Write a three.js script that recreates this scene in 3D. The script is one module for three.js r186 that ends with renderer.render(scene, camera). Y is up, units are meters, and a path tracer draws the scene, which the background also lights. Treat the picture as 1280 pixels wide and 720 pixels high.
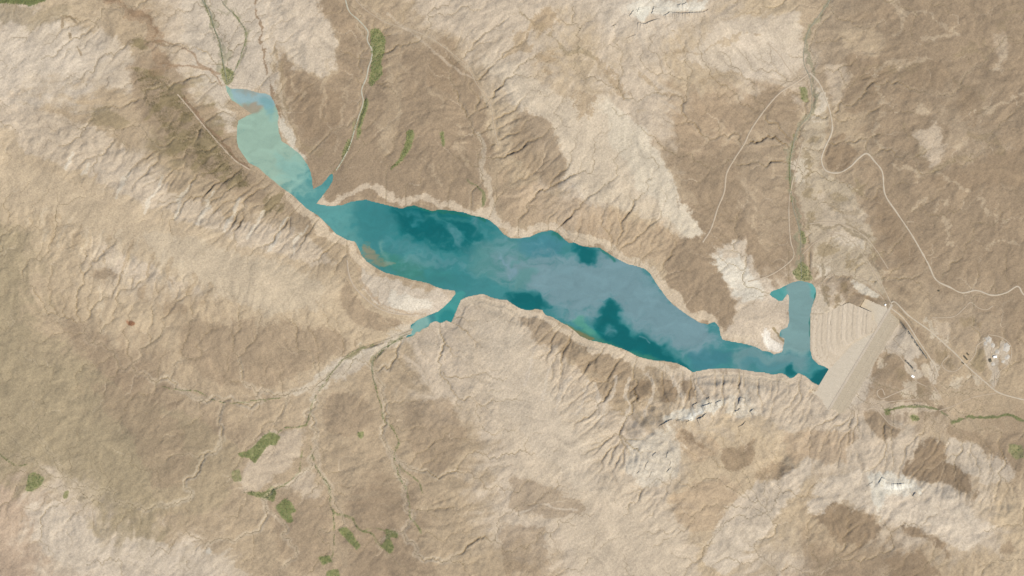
import * as THREE from 'three';
import { Sky } from 'three/addons/objects/Sky.js';
import { mergeGeometries } from 'three/addons/utils/BufferGeometryUtils.js';

// ------------------------------------------------------------------ camera, sky, sun, exposure
// Map units: the place is laid out on a survey grid of 7.5 m steps (column 0-1280 west to east, row 0-720 north to south).
const S = 7.5;
const scene = new THREE.Scene();
const ALT = 80000;
const camera = new THREE.PerspectiveCamera(2 * Math.atan(360 * S / ALT) * 180 / Math.PI, 1280 / 720, 1000, 400000);
camera.position.set(0, ALT, 0);
camera.up.set(0, 0, -1);
camera.lookAt(0, 0, 0);
scene.add(camera);

const SUN_AZ = 128 * Math.PI / 180, SUN_EL = 60 * Math.PI / 180;      // mid-morning sun in the south-east
const sunDir = new THREE.Vector3(Math.sin(SUN_AZ) * Math.cos(SUN_EL), Math.sin(SUN_EL), -Math.cos(SUN_AZ) * Math.cos(SUN_EL));
const sky = new Sky();
sky.scale.setScalar(200000);
sky.material.uniforms.sunPosition.value.copy(sunDir);
sky.material.uniforms.turbidity.value = 3;
sky.material.uniforms.rayleigh.value = 1.2;
sky.material.uniforms.mieCoefficient.value = 0.004;
sky.material.uniforms.cloudCoverage.value = 0;
sky.name = 'sky'; sky.userData.kind = 'structure';
scene.add(sky);
scene.environmentIntensity = 0.1;
const sun = new THREE.DirectionalLight(0xfff4df, 4.2);
sun.position.copy(sunDir).multiplyScalar(12000);
sun.castShadow = true;
Object.assign(sun.shadow.camera, { left: -6500, right: 6500, top: 6500, bottom: -6500, near: 100, far: 30000 });
sun.shadow.mapSize.set(4096, 4096);
scene.add(sun, sun.target);
const renderer = new THREE.WebGLRenderer({ antialias: true });
renderer.toneMapping = THREE.LinearToneMapping;
renderer.toneMappingExposure = 1.52;
renderer.shadowMap.enabled = true;
const ALBEDO = 0.55;                                                   // soil in the open reflects about half of what its picture tone suggests

// ------------------------------------------------------------------ helpers
const t0 = Date.now();
const log = (s) => console.log(((Date.now() - t0) / 1000).toFixed(1) + 's ' + s);
const X = (p) => (p - 640) * S, Z = (p) => (p - 360) * S;
function rng(seed) { let a = seed >>> 0; return () => { a = (a + 0x6d2b79f5) >>> 0; let t = a; t = Math.imul(t ^ (t >>> 15), t | 1); t ^= t + Math.imul(t ^ (t >>> 7), t | 61); return ((t ^ (t >>> 14)) >>> 0) / 4294967296; }; }
const PERM = new Uint8Array(512), GX = new Float32Array(256), GY = new Float32Array(256);
{ const r = rng(7); const p = [...Array(256).keys()]; for (let i = 255; i > 0; i--) { const j = (r() * (i + 1)) | 0; [p[i], p[j]] = [p[j], p[i]]; } for (let i = 0; i < 512; i++) PERM[i] = p[i & 255]; for (let i = 0; i < 256; i++) { const a = r() * 6.2832; GX[i] = Math.cos(a); GY[i] = Math.sin(a); } }
function noise(x, y) {
  const xi = Math.floor(x), yi = Math.floor(y), fx = x - xi, fy = y - yi, a = xi & 255, b = yi & 255;
  const u = fx * fx * fx * (fx * (fx * 6 - 15) + 10), v = fy * fy * fy * (fy * (fy * 6 - 15) + 10);
  const g00 = PERM[PERM[a] + b], g10 = PERM[PERM[(a + 1) & 255] + b], g01 = PERM[PERM[a] + ((b + 1) & 255)], g11 = PERM[PERM[(a + 1) & 255] + ((b + 1) & 255)];
  const n00 = GX[g00] * fx + GY[g00] * fy, n10 = GX[g10] * (fx - 1) + GY[g10] * fy, n01 = GX[g01] * fx + GY[g01] * (fy - 1), n11 = GX[g11] * (fx - 1) + GY[g11] * (fy - 1);
  return 1.5 * (n00 + u * (n10 - n00) + v * (n01 - n00 + u * (n00 - n10 - n01 + n11)));
}
function fbm(x, y, o) { let s = 0, a = 0.5; for (let i = 0; i < o; i++) { s += a * noise(x, y); x = x * 2.03 + 17.1; y = y * 2.03 - 9.3; a *= 0.5; } return s; }
const clamp = (v, a, b) => v < a ? a : v > b ? b : v;
const smooth = (a, b, v) => { const t = clamp((v - a) / (b - a), 0, 1); return t * t * (3 - 2 * t); };
const lerp = (a, b, t) => a + (b - a) * t;
const pts = (flat) => { const o = []; for (let i = 0; i < flat.length; i += 2) o.push([flat[i], flat[i + 1]]); return o; };
function segDist(px, py, a, b) { const dx = b[0] - a[0], dy = b[1] - a[1]; const t = clamp(((px - a[0]) * dx + (py - a[1]) * dy) / (dx * dx + dy * dy + 1e-9), 0, 1); return [Math.hypot(px - a[0] - t * dx, py - a[1] - t * dy), t]; }
function inside(px, py, P) { let c = false; for (let i = 0, j = P.length - 1; i < P.length; j = i++) { const [xi, yi] = P[i], [xj, yj] = P[j]; if ((yi > py) !== (yj > py) && px < (xj - xi) * (py - yi) / (yj - yi) + xi) c = !c; } return c; }
function curve(flat, step = 2, closed = false) {
  const c = new THREE.CatmullRomCurve3(pts(flat).map(([x, y]) => new THREE.Vector3(x, y, 0)), closed, 'centripetal');
  const n = Math.max(4, Math.round(c.getLength() / step));
  return c.getSpacedPoints(n).slice(0, closed ? n : n + 1).map((v) => [v.x, v.y]);
}
const lin = (c) => { c /= 255; return c <= 0.04045 ? c / 12.92 : ((c + 0.055) / 1.055) ** 2.4; };
const toSRGB = (v) => v <= 0.0031308 ? v * 12.92 : 1.055 * v ** (1 / 2.4) - 0.055;
const base = (r, g, b, k = ALBEDO) => new THREE.Color().setRGB(lin(r) * k, lin(g) * k, lin(b) * k);
const names = {};
function numbered(n) { names[n] = (names[n] ?? -1) + 1; return names[n] ? n + '_' + String(names[n]).padStart(3, '0') : n; }
function put(o, name, label, category, group, kind) {
  o.name = numbered(name);
  if (label) o.userData.label = label;
  if (category) o.userData.category = category;
  if (group) o.userData.group = group;
  if (kind) o.userData.kind = kind;
  o.traverse((m) => { m.castShadow = m.receiveShadow = true; });
  scene.add(o); return o;
}

// ------------------------------------------------------------------ shoreline
const SHORE = pts([282, 106, 288, 111, 309, 112, 321, 116, 332, 117, 338, 120, 342, 127, 346, 137, 348, 145, 347, 154, 348, 164, 352, 177, 365, 185, 375, 193, 384, 206, 388, 215, 390, 225, 391, 237, 402, 231, 407, 225, 412, 219, 415, 217.5, 416.5, 221, 415, 227, 409, 237, 402, 246, 395, 255, 412, 258, 427, 257, 439, 252, 458, 249.6, 468, 253, 481, 256, 493, 259, 503, 261, 509, 258, 518, 257, 529, 260.5, 540, 264, 550, 262, 565, 263.5, 579, 265.6, 592, 270, 604, 272, 612.5, 276, 621, 283, 629, 293, 637.5, 297.5, 650, 298, 662.5, 296, 675, 290.6, 688, 288, 697, 291, 704.6, 298.5, 711, 304, 717, 303, 725, 307, 734, 309, 742, 309, 750, 310, 759, 316, 769, 322.5, 784, 330, 796, 333, 807, 337, 813, 343, 819, 353, 825, 362, 832, 371, 840, 380, 847, 385, 862, 396, 874, 403.5, 884.6, 405.6, 893, 402.5, 899, 409, 900, 417, 903, 425, 914, 427, 926, 429, 934.6, 431, 945, 434, 953, 439, 962, 440, 967, 443, 978, 440, 980, 430, 981, 423, 974, 420, 976, 413, 984.6, 409, 987, 400, 985.6, 388, 987, 373, 985, 367, 981.5, 371, 978, 375.5, 974, 376, 970, 373.5, 965.5, 371, 962, 367.5, 965, 364, 970, 362.5, 976, 360.5, 981, 357.5, 987, 354.5, 994, 352.5, 1000, 351, 1007.5, 352.5, 1015, 355, 1019, 360, 1020, 367.5, 1017.5, 376, 1014, 385, 1013, 392.5, 1012.5, 415, 1012.5, 437, 1015, 448, 1023, 456, 1032, 459, 1037, 463, 1030, 473, 1024, 481.7, 1015, 477.5, 1007, 470, 998, 466, 993, 471, 988, 473, 983, 469, 977, 466, 966, 468, 953, 465, 941, 464, 924, 461, 903, 460, 889, 461, 876, 463, 866, 465, 857.5, 459, 845, 453.5, 832.5, 451.5, 820, 450.5, 811, 449, 798, 445.6, 786, 439, 773, 434, 761, 430, 748, 427, 736, 425, 725, 419.6, 717, 412, 709, 406, 700, 402, 690, 395.6, 682, 393.5, 677.5, 387, 669, 386, 661, 388, 652.5, 386, 647, 383.5, 634, 375, 624, 374, 613, 371, 605, 367.5, 597, 368, 584, 371, 576, 375, 572, 384.6, 567.5, 395, 564, 403, 558, 400.5, 551, 403.5, 545, 401, 538, 404, 534, 409, 528, 411, 525, 415, 521, 414, 517, 419, 508, 421.5, 505, 420, 511, 416, 514, 406, 522, 400, 534, 395, 549, 389, 561, 378, 569.6, 367, 568.5, 363, 557, 361.7, 544.6, 358.5, 536, 354, 517.5, 350, 499, 345, 481, 340.6, 468, 333, 458, 326, 452, 319, 449.6, 312.5, 444, 302, 435, 300, 420, 292, 410, 281, 397.5, 269, 383, 260, 372.5, 250, 364, 242, 348, 231, 335, 220, 323, 209, 311, 203, 304, 193, 298, 184, 296, 172, 297, 158, 298, 151, 309, 145, 315, 142, 309, 138, 298, 130, 290, 125, 284, 115]);
const shore = (() => { const o = []; const n = SHORE.length; for (let i = 0; i < n; i++) { const a = SHORE[i], b = SHORE[(i + 1) % n]; const L = Math.hypot(b[0] - a[0], b[1] - a[1]); const k = Math.max(1, Math.round(L / 2.5)); for (let j = 0; j < k; j++) { const t = j / k; o.push([lerp(a[0], b[0], t) + 0.7 * fbm(a[0] * 0.2 + t * 0.9, a[1] * 0.2 + 3, 2), lerp(a[1], b[1], t) + 0.7 * fbm(a[0] * 0.2 + 40, a[1] * 0.2 + t * 0.9, 2)]); } } return o; })();

// ------------------------------------------------------------------ terrain grid
const NX = 1024, NY = 576, OX = -96, OY = -54, GW = 1472, GH = 828;
const CX = GW / NX, CELL = CX * S, N = NX * NY;
const gx = (i) => OX + (i + 0.5) * CX, gy = (j) => OY + (j + 0.5) * CX;
// ridge and valley lines of the land: heights in metres above the reservoir's water level
const RIDGES = [
  [[200, 220, 235, 215, 190, 150, 95, 45], [-120, 190, 40, 215, 140, 265, 250, 325, 330, 358, 390, 365, 425, 372, 505, 372]],
  [[190, 200, 180, 120], [-100, 40, 40, 70, 110, 110, 170, 120]],
  [[120, 130, 110, 50], [372, -60, 378, 10, 395, 70, 402, 140]],
  [[130, 120, 80, 40], [500, -50, 530, 70, 540, 160, 535, 225]],
  [[200, 215, 220, 190, 130, 60], [590, -60, 640, 40, 720, 110, 790, 175, 850, 260, 880, 320]],
  [[190, 180, 120], [640, 90, 690, 165, 735, 225]],
  [[240, 250, 235, 200], [700, -30, 800, 20, 890, 18, 985, 30]],
  [[90, 95, 70], [960, 110, 940, 200, 950, 300]],
  [[60, 70, 40], [850, 320, 890, 345, 945, 415]],
  [[130, 150, 140, 130], [1090, -60, 1130, 90, 1190, 220, 1290, 300]],
  [[150, 160, 150], [1240, -60, 1260, 100, 1400, 200]],
  [[60, 215, 240, 240, 220, 200], [605, 385, 640, 440, 690, 520, 745, 610, 800, 700, 830, 800]],
  [[190, 180, 170, 175, 190], [800, 535, 870, 520, 930, 520, 985, 540, 1000, 600]],
  [[170, 210, 225, 215, 200], [985, 590, 1060, 600, 1120, 608, 1200, 630, 1400, 690]],
  [[80, 80, 75], [1060, 545, 1110, 540, 1160, 570]],
  [[140, 150, 140], [-100, 690, 60, 670, 200, 710]],
  [[95, 105, 100, 80], [-100, 440, 60, 470, 180, 540, 260, 600]],
  [[110, 100, 60], [440, 720, 455, 600, 430, 500]],
  [[120, 140, 150], [540, 470, 560, 560, 600, 680]],
  [[130, 140], [900, 780, 1060, 690]],
  [[84, 90, 95], [1113, 384, 1160, 390, 1240, 400]],
  [[84, 92, 100], [1028, 518, 1035, 520, 1010, 545]],
];
const VALLEYS = [
  [[60, 40, 25, 10, 3, -4], [215, -60, 262, 13, 267, 33, 278, 73, 283, 97, 300, 135]],
  [[90, 75, 50, 30, 12, 2, -4], [420, -60, 437, 15, 460, 45, 455, 115, 443, 163, 422, 212, 405, 240]],
  [[95, 60, 20, 2, -4], [560, 60, 590, 120, 600, 180, 607, 240, 615, 290]],
  [[70, 50, 40, 28, 18, 8, 1, -4], [1050, -60, 1023, 20, 1005, 60, 1013, 110, 993, 175, 988, 240, 1000, 300, 1003, 358]],
  [[110, 95, 75, 50, 20, 6, -4], [120, 0, 190, 70, 215, 115, 262, 165, 300, 215, 345, 245, 372, 262]],
  [[85, 70, 55, 40, 28, 15, 3, -4], [560, 780, 522, 665, 510, 630, 493, 565, 478, 515, 468, 465, 505, 422, 525, 405]],
  [[80, 62, 50, 38, 24, 14, 4], [500, 780, 485, 690, 440, 650, 414, 620, 390, 560, 395, 480, 440, 440]],
  [[70, 55, 40, 22, 12], [90, 400, 190, 470, 260, 495, 330, 495, 400, 462]],
  [[80, 62, 50], [300, 640, 350, 605, 384, 545]],
  [[100, 85, 75], [-100, 540, 20, 580, 110, 640]],
  [[-12, -8, -10, -14, -20, -24], [1050, 495, 1075, 512, 1125, 508, 1185, 528, 1260, 520, 1400, 540]],
  [[120, 90, 60], [905, 640, 960, 590, 985, 560]],
  [[70, 30, 8], [1190, 595, 1208, 562, 1230, 535]],
  [[60, 40, 20], [1200, 360, 1230, 450, 1260, 500]],
  [[75, 40, 5, -4], [780, 560, 790, 510, 800, 470, 805, 452]],
  [[130, 60, 5, -4], [690, 470, 700, 430, 712, 415, 722, 405]],
  [[50, 20, 2, -4], [905, 300, 925, 360, 948, 390, 966, 372]],
  [[120, 60, 10], [740, 260, 700, 270, 690, 288]],
  [[110, 60, 3, -4], [560, 520, 545, 450, 545, 415, 550, 395]],
];
function solveBase() {
  const w = 256, h = 144, f = new Float32Array(w * h), fix = new Uint8Array(w * h).fill(0);
  const sx = GW / w, sy = GH / h;
  for (let j = 0; j < h; j++) for (let i = 0; i < w; i++) { const x = OX + (i + 0.5) * sx, y = OY + (j + 0.5) * sy; f[j * w + i] = 95 + 20 * noise(x * 0.004, y * 0.004); if (inside(x, y, SHORE)) { f[j * w + i] = -8; fix[j * w + i] = 1; } }
  const stamp = (list) => { for (const [hs, flat] of list) { const P = pts(flat); for (let k = 0; k + 1 < P.length; k++) { const L = Math.hypot(P[k + 1][0] - P[k][0], P[k + 1][1] - P[k][1]); const n = Math.ceil(L / 2); for (let q = 0; q <= n; q++) { const t = q / n; const x = lerp(P[k][0], P[k + 1][0], t) + 9 * noise(P[k][0] * 0.1 + t * 3, k + 5.5) * Math.sin(t * 3.14159), y = lerp(P[k][1], P[k + 1][1], t) + 9 * noise(P[k][1] * 0.1 + t * 3, k + 50.5) * Math.sin(t * 3.14159); const i = Math.floor((x - OX) / sx), j = Math.floor((y - OY) / sy); if (i >= 0 && j >= 0 && i < w && j < h && (fix[j * w + i] === 0)) { f[j * w + i] = lerp(hs[k], hs[k + 1], t); fix[j * w + i] = 2; } } } } };
  stamp(VALLEYS); stamp(RIDGES);
  for (let it = 0; it < 700; it++) for (let par = 0; par < 2; par++) for (let j = 0; j < h; j++) for (let i = (j + par) & 1; i < w; i += 2) { const k = j * w + i; if (fix[k]) continue; const l = f[i ? k - 1 : k + 1], r = f[i < w - 1 ? k + 1 : k - 1], u = f[j ? k - w : k + w], d = f[j < h - 1 ? k + w : k - w]; f[k] += 1.85 * ((l + r + u + d) / 4 - f[k]); }
  let s = f; for (let p = 0; p < 6; p++) { const g = new Float32Array(s); for (let j = 1; j < h - 1; j++) for (let i = 1; i < w - 1; i++) { const k = j * w + i; g[k] = (s[k] * 2 + s[k - 1] + s[k + 1] + s[k - w] + s[k + w]) / 6; } s = g; }
  return (x, y) => { const u = clamp((x - OX) / sx - 0.5, 0, w - 1.001), v = clamp((y - OY) / sy - 0.5, 0, h - 1.001); const i = u | 0, j = v | 0, a = u - i, b = v - j, k = j * w + i; return (s[k] * (1 - a) + s[k + 1] * a) * (1 - b) + (s[k + w] * (1 - a) + s[k + w + 1] * a) * b; };
}
const baseH = solveBase();
log('base surface');
const h = new Float32Array(N), area = new Float32Array(N), sdf = new Float32Array(N);
{ // signed distance to the shore, positive on land
  const bins = new Map(); const B = 24;
  shore.forEach((p, i) => { const k = Math.floor(p[0] / B) + ',' + Math.floor(p[1] / B); (bins.get(k) || bins.set(k, []).get(k)).push(i); });
  const rows = []; // scanline crossings per row
  for (let j = 0; j < NY; j++) { const y = gy(j), xs = []; for (let i = 0, q = shore.length - 1; i < shore.length; q = i++) { const [xi, yi] = shore[i], [xj, yj] = shore[q]; if ((yi > y) !== (yj > y)) xs.push((xj - xi) * (y - yi) / (yj - yi) + xi); } rows.push(xs.sort((a, b) => a - b)); }
  for (let j = 0; j < NY; j++) for (let i = 0; i < NX; i++) {
    const x = gx(i), y = gy(j); let d = 40; const bi = Math.floor(x / B), bj = Math.floor(y / B);
    for (let q = -1; q <= 1; q++) for (let p = -1; p <= 1; p++) { const l = bins.get((bi + p) + ',' + (bj + q)); if (l) for (const k of l) { const r = segDist(x, y, shore[k], shore[(k + 1) % shore.length])[0]; if (r < d) d = r; } }
    let c = 0; for (const v of rows[j]) if (v < x) c++;
    sdf[j * NX + i] = (c & 1) ? -d : d;
  }
}
log('shore distance');
for (let j = 0; j < NY; j++) for (let i = 0; i < NX; i++) {
  const k = j * NX + i, x = gx(i), y = gy(j);
  const wx = x + 10 * noise(x * 0.02, y * 0.02), wy = y + 10 * noise(x * 0.02 + 31, y * 0.02 + 7);
  let v = baseH(wx, wy);
  const land = smooth(0, 40, sdf[k]);
  v += (26 * fbm(x * 0.012, y * 0.012, 2) + 20 * fbm(x * 0.045 + 9, y * 0.045, 4)) * (0.25 + 0.75 * land) + 6 * fbm(x * 0.2, y * 0.2, 3) * (0.3 + 0.7 * land);
  h[k] = sdf[k] < 0 ? -6 : Math.max(Math.min(v, 2 + sdf[k] * 2.2 + (sdf[k] / 30) ** 4 * 150), 0.8 + sdf[k] * 0.35);
}
// fluvial erosion: fill, route, accumulate, incise (implicit stream power), then slope creep
const D8 = [-1, 1, -NX, NX, -NX - 1, -NX + 1, NX - 1, NX + 1], DL = [1, 1, 1, 1, 1.4142, 1.4142, 1.4142, 1.4142];
const er = rng(77);
function erode(kdt, creep) {
  const F = new Float32Array(h), order = new Int32Array(N), heap = new Int32Array(N), done = new Uint8Array(N); let hn = 0, on = 0;
  const push = (k) => { let i = hn++; const v = F[k]; while (i > 0) { const p = (i - 1) >> 1; if (F[heap[p]] <= v) break; heap[i] = heap[p]; i = p; } heap[i] = k; };
  const pop = () => { const top = heap[0], last = heap[--hn], v = F[last]; let i = 0; for (;;) { let c = 2 * i + 1; if (c >= hn) break; if (c + 1 < hn && F[heap[c + 1]] < F[heap[c]]) c++; if (F[heap[c]] >= v) break; heap[i] = heap[c]; i = c; } heap[i] = last; return top; };
  const fixed = new Uint8Array(N);
  for (let j = 0; j < NY; j++) for (let i = 0; i < NX; i++) { const k = j * NX + i; if (sdf[k] < 0 || i === 0 || j === 0 || i === NX - 1 || j === NY - 1) { fixed[k] = 1; done[k] = 1; push(k); } }
  const rec = new Int32Array(N).fill(-1), rl = new Float32Array(N);
  while (hn) { const k = pop(); order[on++] = k; const i = k % NX; for (let q = 0; q < 8; q++) { const n = k + D8[q]; if (n < 0 || n >= N || Math.abs((n % NX) - i) > 1 || done[n]) continue; done[n] = 1; if (F[n] <= F[k]) F[n] = F[k] + 0.001 + 0.012 * er(); push(n); } }
  for (let k = 0; k < N; k++) { area[k] = CELL * CELL; if (fixed[k]) continue; let best = 0; for (let q = 0; q < 8; q++) { const n = k + D8[q]; const s = (F[k] - F[n]) / DL[q]; if (s > best) { best = s; rec[k] = n; rl[k] = DL[q] * CELL; } } }
  for (let q = on - 1; q >= 0; q--) { const k = order[q]; if (rec[k] >= 0) area[rec[k]] += area[k]; }
  for (let q = 0; q < on; q++) { const k = order[q], r = rec[k]; if (r < 0) continue; const f = kdt * Math.sqrt(area[k]) / rl[k]; const z = (h[k] + f * h[r]) / (1 + f); if (z < h[k]) h[k] = z; }
  for (let p = 0; p < 2; p++) { const g = new Float32Array(h); for (let j = 1; j < NY - 1; j++) for (let i = 1; i < NX - 1; i++) { const k = j * NX + i; if (sdf[k] < 0) continue; h[k] = g[k] + creep * (g[k - 1] + g[k + 1] + g[k - NX] + g[k + NX] - 4 * g[k]); } }
}
for (let it = 0; it < 11; it++) erode(0.016, it < 8 ? 0.03 : 0.015);
log('erosion');
// rill and gully pattern: noise drawn out along the fall line of the slopes
const fall = new Float32Array(N), fallFine = new Float32Array(N), fallBroad = new Float32Array(N), slopeS = new Float32Array(N);
{
  const blur = (src, r) => { let A = src; for (let pass = 0; pass < 2; pass++) { const B = new Float32Array(N), C = new Float32Array(N); for (let j = 0; j < NY; j++) { let sm = 0; for (let i = -r; i <= r; i++) sm += A[j * NX + clamp(i, 0, NX - 1)]; for (let i = 0; i < NX; i++) { B[j * NX + i] = sm / (2 * r + 1); sm += A[j * NX + Math.min(NX - 1, i + r + 1)] - A[j * NX + Math.max(0, i - r)]; } } for (let i = 0; i < NX; i++) { let sm = 0; for (let j = -r; j <= r; j++) sm += B[clamp(j, 0, NY - 1) * NX + i]; for (let j = 0; j < NY; j++) { C[j * NX + i] = sm / (2 * r + 1); sm += B[Math.min(NY - 1, j + r + 1) * NX + i] - B[Math.max(0, j - r) * NX + i]; } } A = C; } return A; };
  const hb = blur(h, 7), dx = new Float32Array(N), dy = new Float32Array(N), n1 = new Float32Array(N), n2 = new Float32Array(N), n3 = new Float32Array(N);
  for (let j = 0; j < NY; j++) for (let i = 0; i < NX; i++) { const k = j * NX + i, x = gx(i), y = gy(j); const a = hb[i < NX - 1 ? k + 1 : k] - hb[i ? k - 1 : k], b = hb[j < NY - 1 ? k + NX : k] - hb[j ? k - NX : k], L = Math.hypot(a, b) + 1e-4; slopeS[k] = L / (2 * CELL); const tw = 0.55 * noise(x * 0.03, y * 0.03); const c = Math.cos(tw), s2 = Math.sin(tw); dx[k] = (a * c - b * s2) / L; dy[k] = (a * s2 + b * c) / L; n3[k] = noise(x * 0.075 + 3, y * 0.075 + 70) + 0.6 * noise(x * 0.17 + 30, y * 0.17 + 8); n1[k] = noise(x * 0.16 + 3, y * 0.16) + 0.5 * noise(x * 0.34, y * 0.34 + 8); n2[k] = noise(x * 0.3 + 13, y * 0.3) + 0.6 * noise(x * 0.62, y * 0.62 + 8); }
  for (let j = 0; j < NY; j++) for (let i = 0; i < NX; i++) { const k0 = j * NX + i; let s1 = n1[k0], s2 = n2[k0], w1 = 1, w2 = 1; for (const sg of [-1, 1]) { let px = i, py = j, k = k0; for (let q = 1; q <= 14; q++) { px += sg * dx[k]; py += sg * dy[k]; if (px < 0 || py < 0 || px >= NX - 1 || py >= NY - 1) break; k = Math.round(py) * NX + Math.round(px); const w = 1 - q / 16; s1 += n1[k] * w; w1 += w; if (q < 10) { s2 += n2[k] * w; w2 += w; } } } fall[k0] = clamp(s1 / w1 * 2.4, -1.4, 1.4); fallFine[k0] = clamp(s2 / w2 * 2.6, -1.4, 1.4); }
  for (let j = 0; j < NY; j++) for (let i = 0; i < NX; i++) { const k0 = j * NX + i; let sm = n3[k0], w = 1; for (const sg of [-1, 1]) { let px = i, py = j, k = k0; for (let q = 1; q <= 15; q++) { px += 2 * sg * dx[k]; py += 2 * sg * dy[k]; if (px < 0 || py < 0 || px >= NX - 1 || py >= NY - 1) break; k = Math.round(py) * NX + Math.round(px); const v = 1 - q / 17; sm += n3[k] * v; w += v; } } fallBroad[k0] = clamp(sm / w * 2.4, -1.4, 1.4); }
  const DISSECTED = [[[40, 130, 170, 190, 330, 240, 420, 300, 400, 320, 250, 280, 120, 220, 30, 180], 1], [[-60, 240, 60, 260, 180, 310, 300, 380, 250, 400, 130, 350, 0, 300], 0.8], [[650, 395, 800, 450, 960, 468, 970, 520, 880, 560, 860, 640, 780, 640, 740, 560, 690, 480], 1.15], [[960, 560, 1100, 590, 1290, 640, 1300, 740, 1180, 700, 1000, 680, 930, 620], 0.9], [[600, 110, 720, 220, 880, 300, 840, 330, 700, 290, 620, 250], 0.7], [[950, 470, 1040, 500, 1060, 560, 960, 560], 0.8]].map(([f, v]) => [pts(f), v]);
  // keep the broad swells low and the dissection crisp
  const wide = blur(h, 16), mean = blur(h, 3);
  const SMOOTHED = [[-60, 195, 50, 215, 150, 258, 250, 300, 345, 330, 425, 345, 405, 385, 335, 388, 255, 352, 165, 308, 60, 268, -60, 240], [585, 395, 625, 380, 660, 420, 690, 490, 720, 560, 700, 600, 650, 560, 610, 490], [620, 85, 700, 118, 760, 135, 800, 180, 760, 220, 720, 200, 670, 150], [440, 335, 500, 352, 560, 368, 530, 392, 470, 378], [250, -20, 330, -20, 340, 100, 290, 100], [690, 610, 790, 640, 850, 740, 720, 740], [880, 30, 1000, 20, 1000, 90, 860, 90]].map(pts);
  const mk = new Float32Array(N); for (let k = 0; k < N; k++) { const x = gx(k % NX), y = gy((k / NX) | 0); let m = 0.26; for (const [P, v] of DISSECTED) if (inside(x, y, P)) m = Math.max(m, v); for (const P of SMOOTHED) if (inside(x, y, P)) m = -0.55; mk[k] = m; }
  const mb = blur(mk, 6);
  for (let k = 0; k < N; k++) { if (sdf[k] < 0) continue; { const w = smooth(0, 24, sdf[k]); h[k] = lerp(h[k], 12 + wide[k] * 0.55 + (mean[k] - wide[k]) * 0.75 + (h[k] - mean[k]) * (1.45 + mb[k] * 1.5), w); } const pk = 0.75 + 0.8 * noise(gx(k % NX) * 0.016 + 50, gy((k / NX) | 0) * 0.016); const a = Math.max(0.05, mb[k]) * clamp(pk, 0.15, 1.3) * smooth(0.01, 0.14, slopeS[k]) * smooth(2, 14, sdf[k]); h[k] += a * (7 * (0.5 - Math.abs(fall[k])) + 4 * (0.4 - Math.abs(fallFine[k]))); }
}
log('gullies');
const bil = (F, x, y) => { const u = clamp((x - OX) / CX - 0.5, 0, NX - 1.001), v = clamp((y - OY) / CX - 0.5, 0, NY - 1.001); const i = u | 0, j = v | 0, a = u - i, b = v - j, k = j * NX + i; return (F[k] * (1 - a) + F[k + 1] * a) * (1 - b) + (F[k + NX] * (1 - a) + F[k + NX + 1] * a) * b; };
const H = (x, y) => { const u = clamp((x - OX) / CX - 0.5, 0, NX - 1.001), v = clamp((y - OY) / CX - 0.5, 0, NY - 1.001); const i = u | 0, j = v | 0, a = u - i, b = v - j, k = j * NX + i; return (h[k] * (1 - a) + h[k + 1] * a) * (1 - b) + (h[k + NX] * (1 - a) + h[k + NX + 1] * a) * b; };
const AR = (x, y) => { const i = clamp(Math.floor((x - OX) / CX), 0, NX - 1), j = clamp(Math.floor((y - OY) / CX), 0, NY - 1); return area[j * NX + i]; };
const SD = (x, y) => { const u = clamp((x - OX) / CX - 0.5, 0, NX - 1.001), v = clamp((y - OY) / CX - 0.5, 0, NY - 1.001); const i = u | 0, j = v | 0, a = u - i, b = v - j, k = j * NX + i; return (sdf[k] * (1 - a) + sdf[k + 1] * a) * (1 - b) + (sdf[k + NX] * (1 - a) + sdf[k + NX + 1] * a) * b; };

// ------------------------------------------------------------------ the dam's place in the valley
const DA = [1113, 384], DB = [1036, 512];                                   // crest ends
const DLEN = Math.hypot(DB[0] - DA[0], DB[1] - DA[1]), DU = [(DB[0] - DA[0]) / DLEN, (DB[1] - DA[1]) / DLEN], DN = [-DU[1], DU[0]].map((v, i) => (i === 0 ? -Math.abs(v) : -Math.abs(v)));
const CREST = 48, HALFC = 1.3, UPW = 27, DNW = 20, UPH = 52, DNH = 52;
const damST = (x, y) => { const vx = x - DA[0], vy = y - DA[1]; return [vx * DU[0] + vy * DU[1], vx * DN[0] + vy * DN[1]]; };
function damTop(n) { if (n > HALFC) return CREST - UPH * (n - HALFC) / UPW; if (n < -HALFC) return CREST - DNH * (-n - HALFC) / DNW; return CREST; }
// shore of the terraced bank beside the dam, and its benches
const BENCH = (k) => { const e = k * 6.2 + 1.5 * noise(k * 0.83, 4.2); return pts([1015.5 + e, e < 45 ? 398 - 0.44 * e : 378 + (e - 45) * 0.42, 1014.5 + e, e < 45 ? 404 - 0.3 * e : 391 + (e - 45) * 0.2, 1013.5 + e, 417 - e * 0.1, 1013.5 + e, 436 - e * 0.28, 1016.5 + e, 447 - e * 0.42, 1024 + e * 0.96, 455 - e * 0.62, 1036 + e * 0.72, 462 - e * 0.84]); };
const NBENCH = 12;
const BANK = [...BENCH(0), [1062, 448], [1105, 392], [1100, 385], [1084, 388], [1060, 379], [1042, 387], [1026, 394]];

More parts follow.
